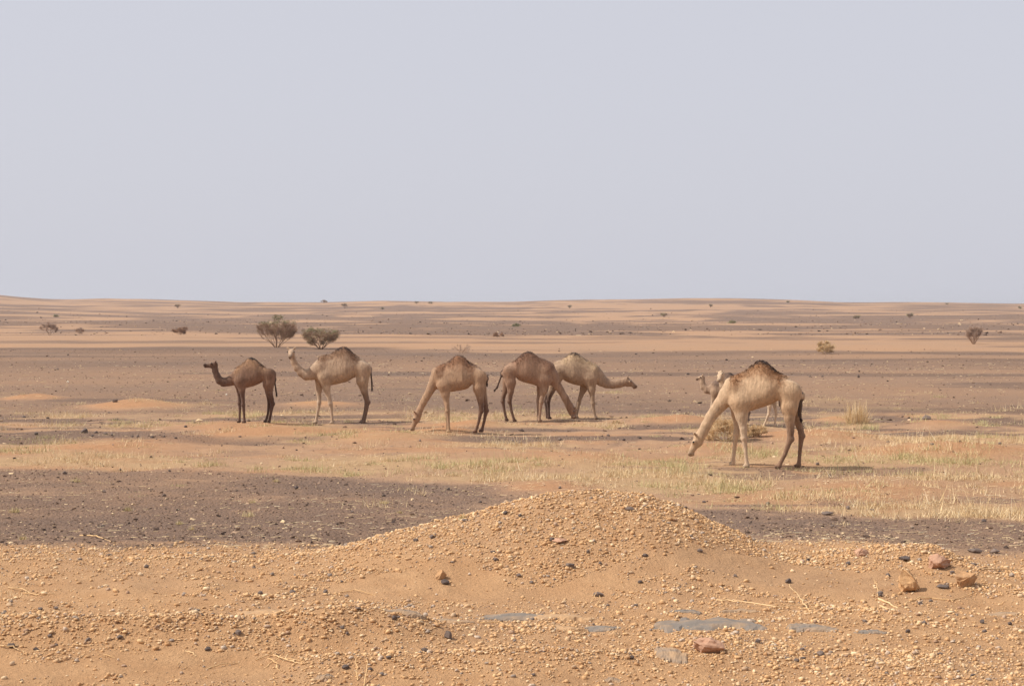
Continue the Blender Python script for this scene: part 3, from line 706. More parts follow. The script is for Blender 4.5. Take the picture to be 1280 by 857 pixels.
def plant(name, px, py, wpx, hpx, label, cat, seed, stems=6, levels=4, mats=None, leaf=.0, leaf_n=0, leaf_sz=.05, base_r=.045, twig_r=.010, extra=3, grp=None, spread=1.0, trunk_lv=1, split=(2, 4), leaf_low=.55, tw_len=.16, fan=False):
    p = ray_ground(px, py); r = np.random.default_rng(seed); sc = p.y / F; Wd = wpx * sc; Hh = hpx * sc
    segs, tips = grow_plant(r, Hh, Wd, stems, levels, base_r=base_r, spread=spread, split=split, fan=fan, curve=.16 if fan else .25)
    A = np.array([s[0] for s in segs]); B_ = np.array([s[1] for s in segs]); r0 = np.array([s[2] for s in segs]); r1 = np.array([s[3] for s in segs]); lv = np.array([s[4] for s in segs])
    root = ob(name, None, None, p); root.empty_display_size = .2
    tag(root, label, cat, grp)
    t = lv <= trunk_lv
    v, f = tubes(A[t], B_[t], np.maximum(r0[t], twig_r), np.maximum(r1[t], twig_r * .8), 6)
    ob('trunk', mk_mesh('trunk', v, f, [mats[0]], True), root)
    c = ~t
    v, f = tubes(A[c], B_[c], np.maximum(r0[c], twig_r), np.maximum(r1[c], twig_r * .7), 3)
    mi = np.zeros(len(f), int)
    # fine thorny twigs along the branches
    if extra:
        base = np.concatenate([A[c] * (1 - u) + B_[c] * u for u in r.random(extra)]); n = len(base)
        d = r.normal(size=(n, 3)) * np.array([1, 1, .6]) + np.array([0, 0, .45]); d /= np.linalg.norm(d, axis=1)[:, None]
        tip = base + d * (tw_len * Hh * r.uniform(.4, 1.1, n))[:, None]
        tip[:, 2] = np.minimum(tip[:, 2], Hh * 1.02)
        v2, f2 = tubes(base, tip, twig_r * .75, twig_r * .4, 3); f = np.concatenate([f, f2 + len(v)]); v = np.concatenate([v, v2]); mi = np.concatenate([mi, np.zeros(len(f2), int)])
    else: tip = B_[c]
    if leaf_n:
        src = np.concatenate([tip, np.array([q[0] for q in tips])]) if len(tips) else tip
        wgt = sstep(Hh * leaf_low, Hh * .95, src[:, 2]) + leaf
        src = src[r.random(len(src)) < wgt]
        if len(src):
            pk = src[r.integers(0, len(src), leaf_n)] + r.normal(size=(leaf_n, 3)) * leaf_sz * np.array([1.3, 1.3, .7])
            a = r.normal(size=(leaf_n, 3)); a /= np.linalg.norm(a, axis=1)[:, None]; b2 = np.cross(a, r.normal(size=(leaf_n, 3))); b2 /= np.linalg.norm(b2, axis=1)[:, None]
            sz = (leaf_sz * r.uniform(.4, 1.0, leaf_n))[:, None]
            q = np.stack([pk - a * sz, pk + b2 * sz * .45, pk + a * sz, pk - b2 * sz * .45], 1).reshape(-1, 3)
            fq = np.arange(leaf_n * 4).reshape(-1, 4)
            f = np.concatenate([f, fq + len(v)]); v = np.concatenate([v, q]); mi = np.concatenate([mi, np.ones(leaf_n, int)])
    ob('crown', mk_mesh('crown', v, f, [mats[1], mats[2] if len(mats) > 2 else mats[1]], False, mi), root)
    return root
AC = [M_wood, M_twigs, M_leaf]
plant('acacia_tree', 346, 434, 66, 39, 'taller bushy acacia with a reddish side crown and many bare stems', 'tree', 5, 13, 4, AC, .03, 3000, .048, .034, .0065, 4, leaf_low=.70, split=(2, 3), fan=True, tw_len=.11)
plant('acacia_tree', 401, 436, 68, 33, 'shorter flat topped acacia with a dense olive crown and slanting pale stem', 'tree', 9, 12, 4, AC, .08, 4200, .048, .034, .0065, 4, leaf_low=.55, split=(2, 3), fan=True, tw_len=.11)
plant('acacia_tree', 1217, 430, 24, 24, 'small bare reddish acacia with a fan crown on one short trunk', 'tree', 13, 9, 4, [M_wood, M_redtw], 0, 0, .05, .040, .007, 3, split=(2, 3), fan=True, tw_len=.13)
BU = [M_bush, M_bush]
plant('thorn_bush', 1031, 442, 26, 20, 'dry yellowish thorn bush on the pale sand band', 'bush', 17, 9, 3, [M_bush, M_bush, M_leaf], .2, 260, .035, .018, .010, 4)
plant('thorn_bush', 577, 441, 30, 15, 'thin leafless thorn shrub with bare crooked branches', 'bush', 19, 5, 3, [M_twigs, M_redtw], 0, 0, .05, .02, .009, 1, spread=1.2, split=(2, 3))
plant('thorn_bush', 62, 417, 22, 19, 'bare reddish thorn tree spreading upward on the grey gravel band', 'bush', 23, 7, 3, [M_redtw, M_redtw], 0, 0, .05, .03, .014, 4)
plant('thorn_bush', 100, 417, 14, 9, 'low bare reddish shrub near the bare thorn tree', 'bush', 24, 7, 3, [M_redtw, M_redtw], 0, 0, .05, .02, .012, 3)
plant('thorn_bush', 225, 418, 18, 13, 'small round brown bush on the edge of the sand band', 'bush', 27, 8, 3, [M_twigs, M_twigs], 0, 0, .05, .025, .014, 5)
plant('thorn_bush', 623, 421, 20, 9, 'small flat topped dark bush on distant grey gravel', 'bush', 29, 6, 3, [M_twigs, M_twigs], 0, 0, .05, .03, .014, 5)
for k, (px, py, wp, hp) in enumerate([(222, 385, 7, 7), (431, 385, 8, 9), (830, 396, 9, 7), (915, 404, 13, 5), (1137, 397, 10, 8), (1070, 398, 12, 7), (405, 379, 9, 7), (521, 379.5, 5, 4.5), (538, 379.5, 7, 4.5), (888, 384, 5, 5), (712, 385, 4, 5),
                                      (70, 396, 8, 4), (1184, 380.5, 7, 3.5), (645, 408, 7, 5), (478, 387, 5, 4), (1275, 386, 5, 4), (985, 378, 4, 3)]):
    plant('distant_bush', px, py, wp, hp, 'tiny dark bush dotted on the distant sandy hills', 'bush', 40 + k, 7, 2, [M_twigs, M_twigs, M_leaf], .6, 240, .16, .06, .035, 3, grp='bushes on the distant hills')
plant('thorn_bush', 908, 551, 52, 38, 'tangled brown dry bush behind the legs of the large grazing camel', 'bush', 31, 13, 4, BU, 0, 0, .05, .010, .0042, 2, spread=1.3, split=(2, 3))
plant('thorn_bush', 944, 546, 30, 20, 'low grey brown bush beside the tangled dry bush', 'bush', 33, 12, 3, [M_twigs, M_bush], 0, 0, .05, .010, .0042, 4, spread=1.3)
plant('thorn_bush', 772, 529, 26, 9, 'flat grey shrub on straw in front of the camel with stretched neck', 'bush', 35, 10, 3, [M_twigs, M_bush], 0, 0, .05, .008, .005, 3, spread=1.3)

# ------------------------------------------------------------------ camels
def surface_nets(Vv, org, h):
    s = Vv < 0; nx_, ny_, nz_ = Vv.shape
    cnt = np.zeros((nx_ - 1, ny_ - 1, nz_ - 1), np.int8); acc = np.zeros((nx_ - 1, ny_ - 1, nz_ - 1, 3), np.float32)
    I, J, K = np.indices(cnt.shape)
    for ax in range(3):
        for a in (0, 1):
            for b_ in (0, 1):
                o0 = [0, 0, 0]; oth = [q for q in range(3) if q != ax]; o0[oth[0]] = a; o0[oth[1]] = b_
                o1 = o0[:]; o1[ax] = 1
                sl = lambda o: tuple(slice(o[q], o[q] + cnt.shape[q]) for q in range(3))
                v0, v1 = Vv[sl(o0)], Vv[sl(o1)]; c = (v0 < 0) != (v1 < 0)
                t = np.where(c, v0 / np.where(c, v0 - v1, 1), 0)
                cnt += c
                for q in range(3): acc[..., q] += np.where(c, o0[q] + (t if q == ax else 0), 0)
    act = cnt > 0; idx = -np.ones(cnt.shape, np.int64); idx[act] = np.arange(act.sum())
    P = acc[act] / cnt[act][:, None] + np.stack([I[act], J[act], K[act]], -1)
    P = P * h + np.asarray(org)
    Fq = []
    for ax in range(3):
        u, v = [(1, 2), (2, 0), (0, 1)][ax]
        a = [slice(1, -1)] * 3; a[ax] = slice(0, -1); b_ = a[:]; b_[ax] = slice(1, None)
        s0, s1 = s[tuple(a)], s[tuple(b_)]; c = s0 != s1
        pos = np.argwhere(c)
        pos[:, u] += 1; pos[:, v] += 1
        def g(du, dv):
            q = pos.copy(); q[:, u] += du; q[:, v] += dv; return idx[q[:, 0], q[:, 1], q[:, 2]]
        q4 = np.stack([g(-1, -1), g(0, -1), g(0, 0), g(-1, 0)], -1)
        fl = s1[c]; q4[fl] = q4[fl][:, ::-1]
        Fq.append(q4)
    return P, np.concatenate(Fq)

def coat_material():
    m, n, b = new_mat('camel_coat', .92, .08)
    at = n.nodes.new('ShaderNodeAttribute'); at.attribute_name = 'coat'
    tc = n.nodes.new('ShaderNodeTexCoord'); mp = n.nodes.new('ShaderNodeMapping'); mp.inputs['Scale'].default_value = (1, 1, .35)
    n.links.new(tc.outputs['Object'], mp.inputs['Vector'])
    no = n.nodes.new('ShaderNodeTexNoise'); no.inputs['Scale'].default_value = 22; no.inputs['Detail'].default_value = 6; no.inputs['Roughness'].default_value = .7
    n.links.new(mp.outputs[0], no.inputs['Vector'])
    mr = n.nodes.new('ShaderNodeMapRange'); mr.inputs[1].default_value = .3; mr.inputs[2].default_value = .7; mr.inputs[3].default_value = .70; mr.inputs[4].default_value = 1.22
    n.links.new(no.outputs[0], mr.inputs[0])
    mx = n.nodes.new('ShaderNodeMix'); mx.data_type = 'RGBA'; mx.blend_type = 'MULTIPLY'; mx.inputs[0].default_value = 1
    n.links.new(at.outputs['Color'], mx.inputs[6]); n.links.new(mr.outputs[0], mx.inputs[7]); n.links.new(mx.outputs[2], b.inputs['Base Color'])
    bp = n.nodes.new('ShaderNodeBump'); bp.inputs['Strength'].default_value = .8; bp.inputs['Distance'].default_value = .04
    n.links.new(no.outputs[0], bp.inputs['Height']); n.links.new(bp.outputs[0], b.inputs['Normal'])
    b.inputs['Sheen Weight'].default_value = .12
    return m
M_coat = coat_material()
M_hair, _n, _b = new_mat('camel_hair', .9, .1)
_a = _n.nodes.new('ShaderNodeAttribute'); _a.attribute_name = 'coat'; _n.links.new(_a.outputs['Color'], _b.inputs['Base Color'])
M_eye, _n, _b = new_mat('camel_eye', .15, .5); _b.inputs['Base Color'].default_value = (.012, .008, .006, 1)

def camel(zoom, org, ref, facing, torso, neck, head, fronts, hinds, tail, cols, label, dorsal=None, ear=1.0, width=1.0, turn=0.0, hairn=1500, seed=0):
    """torso: (x, top, bottom); chains: (x, y, radius[, lateral m]); all read off an enlargement of the photograph"""
    r = np.random.default_rng(seed + 77)
    rx, ry = ref
    p = ray_ground(org[0] + rx / zoom, org[1] + ry / zoom)
    Sx = F / p.y * zoom
    cx = lambda x: (x - rx) / Sx
    cz = lambda y: (ry - y) / Sx
    T = np.array(sorted([(cx(a), cz(b_), cz(c)) for a, b_, c in torso]))
    hum = T[:, 1].max(); size = hum / 2.0
    sgn = -1 if facing == 'L' else 1
    tx0, tx1 = T[0, 0], T[-1, 0]
    def chain(ch, lat=0.0):
        o = []
        for q in ch: o.append((np.array([cx(q[0]), (q[3] if len(q) > 3 else lat), cz(q[1])]), q[2] / Sx))
        return o
    h = .0172 * max(size, .8)
    allx = [cx(q[0]) for q in neck + head + tail] + [tx0, tx1] + [cx(q[0]) for L_ in fronts + hinds for q in L_[1]]
    lo = np.array([min(allx) - .22, -.50, -.04]); hi = np.array([max(allx) + .22, .50, hum + .12])
    hy = [q[3] for q in neck + head if len(q) > 3]
    if hy: lo[1] = min(lo[1], min(hy) - .25); hi[1] = max(hi[1], max(hy) + .25)
    n3 = np.ceil((hi - lo) / h).astype(int) + 1
    ax = [lo[q] + h * np.arange(n3[q]) for q in range(3)]
    D = np.full(n3, .5, np.float32)
    def box(a, b_, pad):
        s = []
        for q in range(3):
            i0 = max(int((min(a[q], b_[q]) - pad - lo[q]) / h), 0); i1 = min(int((max(a[q], b_[q]) + pad - lo[q]) / h) + 2, n3[q])
            s.append(slice(i0, max(i1, i0 + 1)))
        return tuple(s)
    def smin(a, b_, k):
        hh = np.clip(.5 + .5 * (b_ - a) / k, 0, 1); return b_ * (1 - hh) + a * hh - k * hh * (1 - hh)
    def add(sl, d, k): D[sl] = smin(D[sl], d.astype(np.float32), k)
    def cone(p0, r0, p1, r1, k=.03, ys_=1.0):
        pad = max(r0, r1) * max(1, ys_) + k + .03; sl = box(p0, p1, pad)
        X = ax[0][sl[0]][:, None, None]; Y = ax[1][sl[1]][None, :, None]; Z = ax[2][sl[2]][None, None, :]
        v = p1 - p0; vs = np.array([v[0], v[1] / ys_, v[2]]); L2 = max((vs ** 2).sum(), 1e-9)
        dx, dy, dz = X - p0[0], (Y - p0[1]) / ys_, Z - p0[2]
        t = np.clip((dx * vs[0] + dy * vs[1] + dz * vs[2]) / L2, 0, 1)
        d = np.sqrt((dx - t * vs[0]) ** 2 + (dy - t * vs[1]) ** 2 + (dz - t * vs[2]) ** 2) - (r0 + (r1 - r0) * t)
        add(sl, d * min(1, (1 + ys_) / 2), k)
    def ball(c, rad, k=.03, ys_=1.0): cone(np.asarray(c), rad, np.asarray(c) + 1e-4, rad, k, ys_)
    # trunk
    X = ax[0][:, None, None]; Y = ax[1][None, :, None]; Z = ax[2][None, None, :]
    xc = np.clip(X, tx0, tx1)
    top = np.interp(xc, T[:, 0], T[:, 1]); bot = np.interp(xc, T[:, 0], T[:, 2])
    u = (xc - tx0) / (tx1 - tx0); u = u if sgn < 0 else 1 - u          # 0 chest, 1 rump
    bw = np.interp(u, [0, .1, .28, .55, .75, .9, 1], [.12, .17, .225, .29, .245, .17, .09]) * size * width
    mid_ = bot + np.minimum((top - bot) * .5, .30 * size)
    dz = Z - mid_
    az = np.where(dz > 0, top - mid_, mid_ - bot)
    pw = np.where(dz > 0, 1.72, 2.15)
    ex = np.abs(X - xc) / (.10 * size)
    nn_ = (np.abs(Y / bw) ** pw + np.abs(dz / az) ** pw) ** (1 / pw)
    nn_ = np.sqrt(nn_ ** 2 + ex ** 2)
    d = (nn_ - 1) * np.minimum(bw, az) * .85
    D[:] = np.minimum(D, d)
    # neck, head
    nk = chain(neck)
    for (a, ra), (b_, rb) in zip(nk[:-1], nk[1:]): cone(a, ra, b_, rb, .035 * size, .76)
    hd = chain(head)
    hk = [.92, .80, .76, .80]
    for i, ((a, ra), (b_, rb)) in enumerate(zip(hd[:-1], hd[1:])): cone(a, ra * hk[min(i, 3)], b_, rb * hk[min(i + 1, 3)], .018 * size, .74 if dorsal is None else .9)
    cone(nk[-1][0], nk[-1][1] * .96, hd[0][0], hd[0][1] * .85, .03, .78)
    p0, pm = hd[0][0], hd[-1][0]; uh = pm - p0; Lh = np.linalg.norm(uh); uh = uh / Lh
    nref = np.array([sgn * .9, 0, .6]) if dorsal is None else np.array(dorsal, float)
    dor = nref - (nref @ uh) * uh; dor /= np.linalg.norm(dor); lat = np.cross(uh, dor)
    rh = hd[0][1]
    ball(p0 + uh * Lh * .22 - dor * rh * .35, rh * .72, .02 * size, .7)                      # jaw
    eyes = []
    for s in (-1, 1):
        e = p0 + uh * Lh * .34 + dor * rh * .42 + lat * s * rh * .62
        ball(e, rh * .36, .03 * size); eyes.append(e + lat * s * rh * .26 + dor * rh * .06)
        eb = p0 + dor * rh * .75 + lat * s * rh * .55 - uh * rh * .15
        et = eb + (dor * .55 + lat * s * .85 - uh * .35) * .085 * size * ear
        em = eb * .45 + et * .55
        cone(eb, .022 * size, em, .028 * size, .012); cone(em, .028 * size, et, .012 * size, .008)
        ball(pm + lat * s * hd[-1][1] * .45 + dor * hd[-1][1] * .35, hd[-1][1] * .5, .02 * size)
    ball(pm - dor * hd[-1][1] * .75 - uh * hd[-1][1] * .3, hd[-1][1] * .62, .02 * size)          # lower lip
    # legs
    feet = []
    for kind, legs in (('f', fronts), ('h', hinds)):
        for lt, ch in legs:
            L_ = chain(ch)
            for i, (q, rad) in enumerate(L_): q[1] = lt * ([1.02, 1.05, 1.0, .97, .95, .95, .95][min(i, 6)] if kind == 'f' else [1.02, 1.06, 1.0, .95, .92, .92, .92][min(i, 6)])
            m = len(L_)
            if kind == 'f':                                        # shoulder blade running up to the withers
                a0 = L_[0][0]; up_ = a0 + np.array([-sgn * .10, -np.sign(lt) * .03, .30]) * size
                cone(a0, L_[0][1] * .62, up_, L_[0][1] * .42, .05 * size, .6)
            else:                                                  # hip
                a0 = L_[0][0]; cone(a0, L_[0][1] * .6, a0 + np.array([sgn * .10, -np.sign(lt) * .02, .12]) * size, L_[0][1] * .35, .05 * size, .6)
            for i, ((a, ra), (b_, rb)) in enumerate(zip(L_[:-1], L_[1:])):
                ysc = np.interp(i, [0, 1, 2, 3], [.55, .72, .95, 1.0])
                cone(a, ra, b_, rb, (.075 if i == 0 else .045 if i == 1 else .018) * size, ysc)
            kj = 3 if kind == 'f' else 4
            ball(L_[kj][0] + np.array([sgn * .012 if kind == 'f' else -sgn * .015, 0, 0]) * size, L_[kj][1] * 1.12, .016 * size)   # knee pad / hock
            fq, fr = L_[-1]; fq = fq.copy(); fq[2] = 0.0; feet.append(fq)
            cone(np.array([fq[0] - sgn * .005, fq[1], .03 * size]), .040 * size, np.array([fq[0] + sgn * .055 * size, fq[1], .022 * size]), .036 * size, .03 * size)
            a_, r_ = L_[-2]
            cone(L_[-1][0], fr * .9, np.array([fq[0], fq[1], .05 * size]), .034 * size, .02)
    # breast pad, tail
    tl = chain(tail)
    for (a, ra), (b_, rb) in zip(tl[:-1], tl[1:]): cone(a, max(ra, .017), b_, max(rb, .017), .015)
    chx = T[0, 0] if sgn < 0 else T[-1, 0]
    iu = np.argmin(np.abs(T[:, 0] - (chx - sgn * .24 * size)))
    ball((T[iu, 0], 0, T[iu, 2] + .03), .085 * size, .08 * size)
    D = np.maximum(D, -(ax[2][None, None, :] + .012).astype(np.float32))
    P, Fq = surface_nets(D, lo, h)
    for _ in range(2):                                             # relax the grid steps
        e = np.concatenate([Fq[:, [0, 1]], Fq[:, [1, 2]], Fq[:, [2, 3]], Fq[:, [3, 0]]])
        sm = np.zeros_like(P); c = np.zeros(len(P))
        np.add.at(sm, e[:, 0], P[e[:, 1]]); np.add.at(c, e[:, 0], 1); np.add.at(sm, e[:, 1], P[e[:, 0]]); np.add.at(c, e[:, 1], 1)
        P = P * .45 + .55 * sm / c[:, None]
    # coat colours
    base, belly, hump, dark, legf, legh, neckc = [np.array(lin(*c)[:3]) for c in cols]
    nz1 = fbm(P[:, 0] * 9 + seed, P[:, 2] * 9 + P[:, 1] * 5, 4, seed + .5); nz2 = fbm(P[:, 0] * 30 + seed, P[:, 2] * 18 + P[:, 1] * 12, 3, 3.)
    tp = np.interp(P[:, 0], T[:, 0], T[:, 1]); bt = np.interp(P[:, 0], T[:, 0], T[:, 2])
    uu = (P[:, 0] - tx0) / (tx1 - tx0); uu = uu if sgn < 0 else 1 - uu
    col = np.repeat(base[None], len(P), 0)
    lerp = lambda m, c: col * (1 - m[:, None]) + c[None] * m[:, None]
    intr = (uu > -.02) & (uu < 1.02)
    col = lerp(sstep(.45, .0, (P[:, 2] - bt) / size) * intr * .7, belly)
    dep = (tp - P[:, 2]) / size + .13 * (nz1 - .5) + .12 * (nz2 - .5)
    hx = np.interp(uu, [0, .04, .12, .25, .5, .72, .85, 1], [.0, .5, .8, .55, 1, .75, .2, 0])
    col = lerp(sstep(.52, .08, dep / np.maximum(hx, .05)) * intr * np.minimum(hx * 1.4, 1), hump)
    hd_ = np.interp(uu, [.08, .2, .42, .52, .68, .85], [.1, .35, .75, 1, .7, .1])
    darkm = sstep(.10, .0, dep / np.maximum(hd_, .05)) * intr * np.minimum(hd_ * 1.2, 1)
    col = lerp(darkm, dark)
    # neck and head tone
    fwd = sstep(-.02, -.22, uu)
    col = lerp(fwd, neckc)
    # legs
    nearf = (uu < .5); lz = P[:, 2] / size
    zl = bt.min() / size
    m = np.where(uu < .5, sstep(zl + .08, zl - .2, lz), sstep(zl + .1, zl - .42, lz)) * intr_leg(uu)
    col = lerp(m * nearf, legf); col = lerp(m * (~nearf), legh)
    fm = sstep(.06, .02, lz) * intr_leg(uu)
    col = lerp(fm * .4, dark)
    # far-side rear leg, tail and head marks
    tm = np.zeros(len(P))
    for (a, ra), (b_, rb) in zip(tl[:-1], tl[1:]):
        v = b_ - a; t = np.clip(((P - a) @ v) / (v @ v), 0, 1); dd = np.linalg.norm(P - a - t[:, None] * v, axis=1)
        tm = np.maximum(tm, sstep(.05, .028, dd - max(ra, rb)))
    out_ = (uu > .97)
    col = lerp(tm * out_ * .85, dark)
    mz = sstep(.11 * size, .04 * size, np.linalg.norm(P - pm, axis=1))
    col = lerp(mz * .45, dark)
    col = col * (.9 + .2 * nz1)[:, None]
    ca = np.concatenate([col, np.ones((len(P), 1))], 1)
    yaw = -math.atan2(p.x, p.y) + turn
    root = ob('camel', None, None, (p.x, p.y, p.z), (0, 0, yaw)); root.empty_display_size = .3
    tag(root, label, 'camel', None)
    me = mk_mesh('body', P, Fq, [M_coat], True, attrs={'coat': ('FLOAT_COLOR', ca)})
    ob('body', me, root)
    bm = bmesh.new(); bmesh.ops.create_icosphere(bm, subdivisions=2, radius=.021 * size); em_ = bpy.data.meshes.new('eye'); bm.to_mesh(em_); bm.free(); em_.materials.append(M_eye)
    for e in eyes: ob('eye', em_, root, e)
    # shaggy hair on hump, withers and tail tip
    nrm = np.zeros(len(P) * 3, np.float32); me.vertices.foreach_get('normal', nrm) if hasattr(me, 'vertices') else None
    nrm = nrm.reshape(-1, 3)
    wgt = sstep(.30, .05, dep / np.maximum(hx, .05)) * intr * (hx > .3)
    cand = np.where(r.random(len(P)) < wgt)[0]
    if len(cand) and hairn:
        k = r.choice(cand, hairn); A = P[k] - nrm[k] * .01
        dv = nrm[k] * .8 + r.normal(size=(hairn, 3)) * .35 + np.array([-sgn * .35, 0, -.25]); dv /= np.linalg.norm(dv, axis=1)[:, None]
        L_ = r.uniform(.02, .048, hairn) * size
        sd2 = np.cross(dv, r.normal(size=(hairn, 3))); sd2 /= np.linalg.norm(sd2, axis=1)[:, None]; wd = .007 * size
        m1 = A + dv * L_[:, None] * .6; t1 = m1 + (dv + np.array([0, 0, -.5])) * L_[:, None] * .4
        v = np.stack([A - sd2 * wd, A + sd2 * wd, m1 + sd2 * wd * .7, m1 - sd2 * wd * .7, t1 + sd2 * .001, t1 - sd2 * .001], 1).reshape(-1, 3)
        f = (np.array([[0, 1, 2, 3], [3, 2, 4, 5]])[None] + (np.arange(hairn) * 6)[:, None, None]).reshape(-1, 4)
        hc = col[k] * r.uniform(.75, 1.15, (hairn, 1)); hc = np.repeat(np.concatenate([hc, np.ones((hairn, 1))], 1), 6, 0)
        ob('hump_hair', mk_mesh('hump_hair', v, f, [M_hair], False, attrs={'coat': ('FLOAT_COLOR', hc)}), root)
    nt_ = 160; a, ra = tl[-2]; b_, rb = tl[-1]
    t = r.uniform(.35, 1, nt_)[:, None]; A = a * (1 - t) + b_ * t
    dv = (b_ - a) / np.linalg.norm(b_ - a); dv = dv + r.normal(size=(nt_, 3)) * .16
    v, f = tubes(A, A + dv * r.uniform(.04, .11, nt_)[:, None] * size, .004, .002, 3)
    hc = np.repeat(np.concatenate([dark[None] * r.uniform(.7, 1.2, (nt_, 1)), np.ones((nt_, 1))], 1), 6, 0)
    ob('tail_tuft', mk_mesh('tail_tuft', v, f, [M_hair], False, attrs={'coat': ('FLOAT_COLOR', hc)}), root)
    return root
def intr_leg(uu): return ((uu > -.25) & (uu < 1.3)).astype(float)

# dark brown camel looking left
camel(7.14, (240, 420), (560, 772), 'L',
      [(725, 345, 420), (700, 300, 440), (670, 280, 420), (635, 262, 405), (600, 235, 425), (565, 200, 440), (530, 187, 450), (500, 197, 458), (470, 225, 465), (440, 248, 465), (410, 270, 455), (385, 298, 445), (368, 330, 425)],
      [(400, 365, 58), (372, 385, 48), (335, 402, 41), (290, 409, 38), (252, 393, 34), (230, 352, 29), (214, 308, 26), (210, 275, 25)],
      [(210, 254, 29), (182, 260, 28), (150, 262, 22), (122, 256, 19)],
      [(-.12, [(440, 400, 55), (448, 480, 27), (457, 560, 17), (460, 610, 17), (465, 690, 11), (470, 768, 13)]), (.12, [(415, 400, 50), (422, 480, 24), (426, 550, 16), (427, 600, 16), (428, 680, 11), (425, 756, 12)])],
      [(-.14, [(690, 345, 62), (682, 430, 48), (690, 505, 30), (708, 560, 22), (716, 602, 19), (702, 690, 12), (687, 768, 13)]), (.14, [(690, 345, 58), (676, 430, 42), (678, 500, 26), (686, 560, 18), (690, 600, 17), (678, 690, 11), (660, 764, 13)])],
      [(728, 330, 8), (738, 370, 7), (741, 430, 7), (748, 480, 8), (753, 515, 8)],
      [(126, 97, 78), (136, 104, 82), (156, 121, 92), (52, 42, 38), (108, 83, 69), (92, 69, 57), (108, 83, 68)],
      'dark brown camel standing with its head raised and neck curved', seed=1)
# pale camel facing the viewer with its head
camel(7.14, (350, 420), (560, 780), 'L',
      [(790, 262, 330), (770, 228, 400), (740, 203, 405), (710, 187, 375), (690, 178, 358), (650, 150, 375), (620, 116, 396), (590, 97, 410), (565, 92, 415), (540, 98, 420), (510, 115, 428), (480, 138, 434), (450, 155, 435), (420, 163, 430), (390, 166, 420), (360, 180, 412), (342, 205, 398), (328, 242, 378)],
      [(365, 290, 84), (325, 312, 67), (285, 335, 53), (240, 344, 47), (196, 322, 38), (156, 279, 32), (130, 233, 27), (117, 192, 25)],
      [(108, 138, 30, -.02), (106, 146, 28, -.12), (100, 168, 22, -.24), (97, 182, 18, -.32)],
      [(-.13, [(405, 370, 62), (418, 470, 30), (440, 550, 20), (453, 598, 19), (462, 690, 12), (470, 772, 14)]), (.13, [(365, 370, 58), (347, 470, 28), (350, 550, 19), (352, 592, 18), (335, 690, 12), (320, 772, 14)])],
      [(-.15, [(745, 300, 72), (735, 400, 52), (752, 490, 32), (772, 550, 22), (782, 588, 20), (768, 680, 13), (748, 766, 14)]), (.15, [(745, 300, 66), (730, 400, 46), (748, 490, 28), (764, 550, 19), (772, 590, 17), (757, 680, 12), (736, 766, 13)])],
      [(793, 262, 9), (810, 310, 8), (816, 370, 8), (820, 420, 9), (821, 460, 9)],
      [(176, 148, 122), (176, 146, 116), (136, 104, 80), (62, 48, 44), (192, 165, 138), (124, 98, 80), (180, 151, 124)],
      'pale camel standing side on with its face turned straight ahead', dorsal=(0, .1, 1), ear=1.1, seed=2)
# tan camel grazing, head left
camel(7.14, (500, 430), (560, 785), 'L',
      [(760, 268, 340), (740, 232, 400), (700, 192, 395), (670, 183, 348), (640, 172, 362), (610, 152, 392), (580, 120, 404), (550, 101, 410), (525, 96, 415), (500, 103, 418), (470, 122, 423), (440, 148, 428), (410, 164, 425), (380, 174, 412), (350, 186, 402), (328, 215, 388), (308, 268, 365)],
      [(350, 275, 80), (320, 322, 57), (290, 370, 44), (261, 426, 35), (236, 470, 32), (210, 516, 30), (178, 582, 29)],
      [(160, 625, 37), (145, 675, 35), (122, 722, 26), (106, 760, 20)],
      [(-.13, [(395, 370, 62), (408, 450, 34), (420, 530, 22), (427, 592, 20), (433, 690, 13), (438, 770, 14)]), (.13, [(385, 370, 55), (398, 450, 30), (410, 530, 19), (417, 592, 17), (424, 690, 12), (427, 762, 13)])],
      [(-.15, [(712, 290, 66), (702, 390, 50), (715, 480, 32), (724, 545, 23), (722, 592, 20), (702, 690, 13), (674, 778, 14)]), (.15, [(715, 300, 62), (728, 400, 42), (750, 480, 30), (765, 550, 22), (770, 596, 20), (752, 690, 13), (731, 778, 14)])],
      [(754, 258, 9), (770, 280, 9), (776, 315, 9), (777, 345, 8)],
      [(170, 138, 110), (174, 138, 107), (138, 100, 74), (80, 60, 50), (176, 143, 113), (118, 88, 70), (168, 135, 107)],
      'tan camel grazing with its head down beside the pale camel', seed=3)
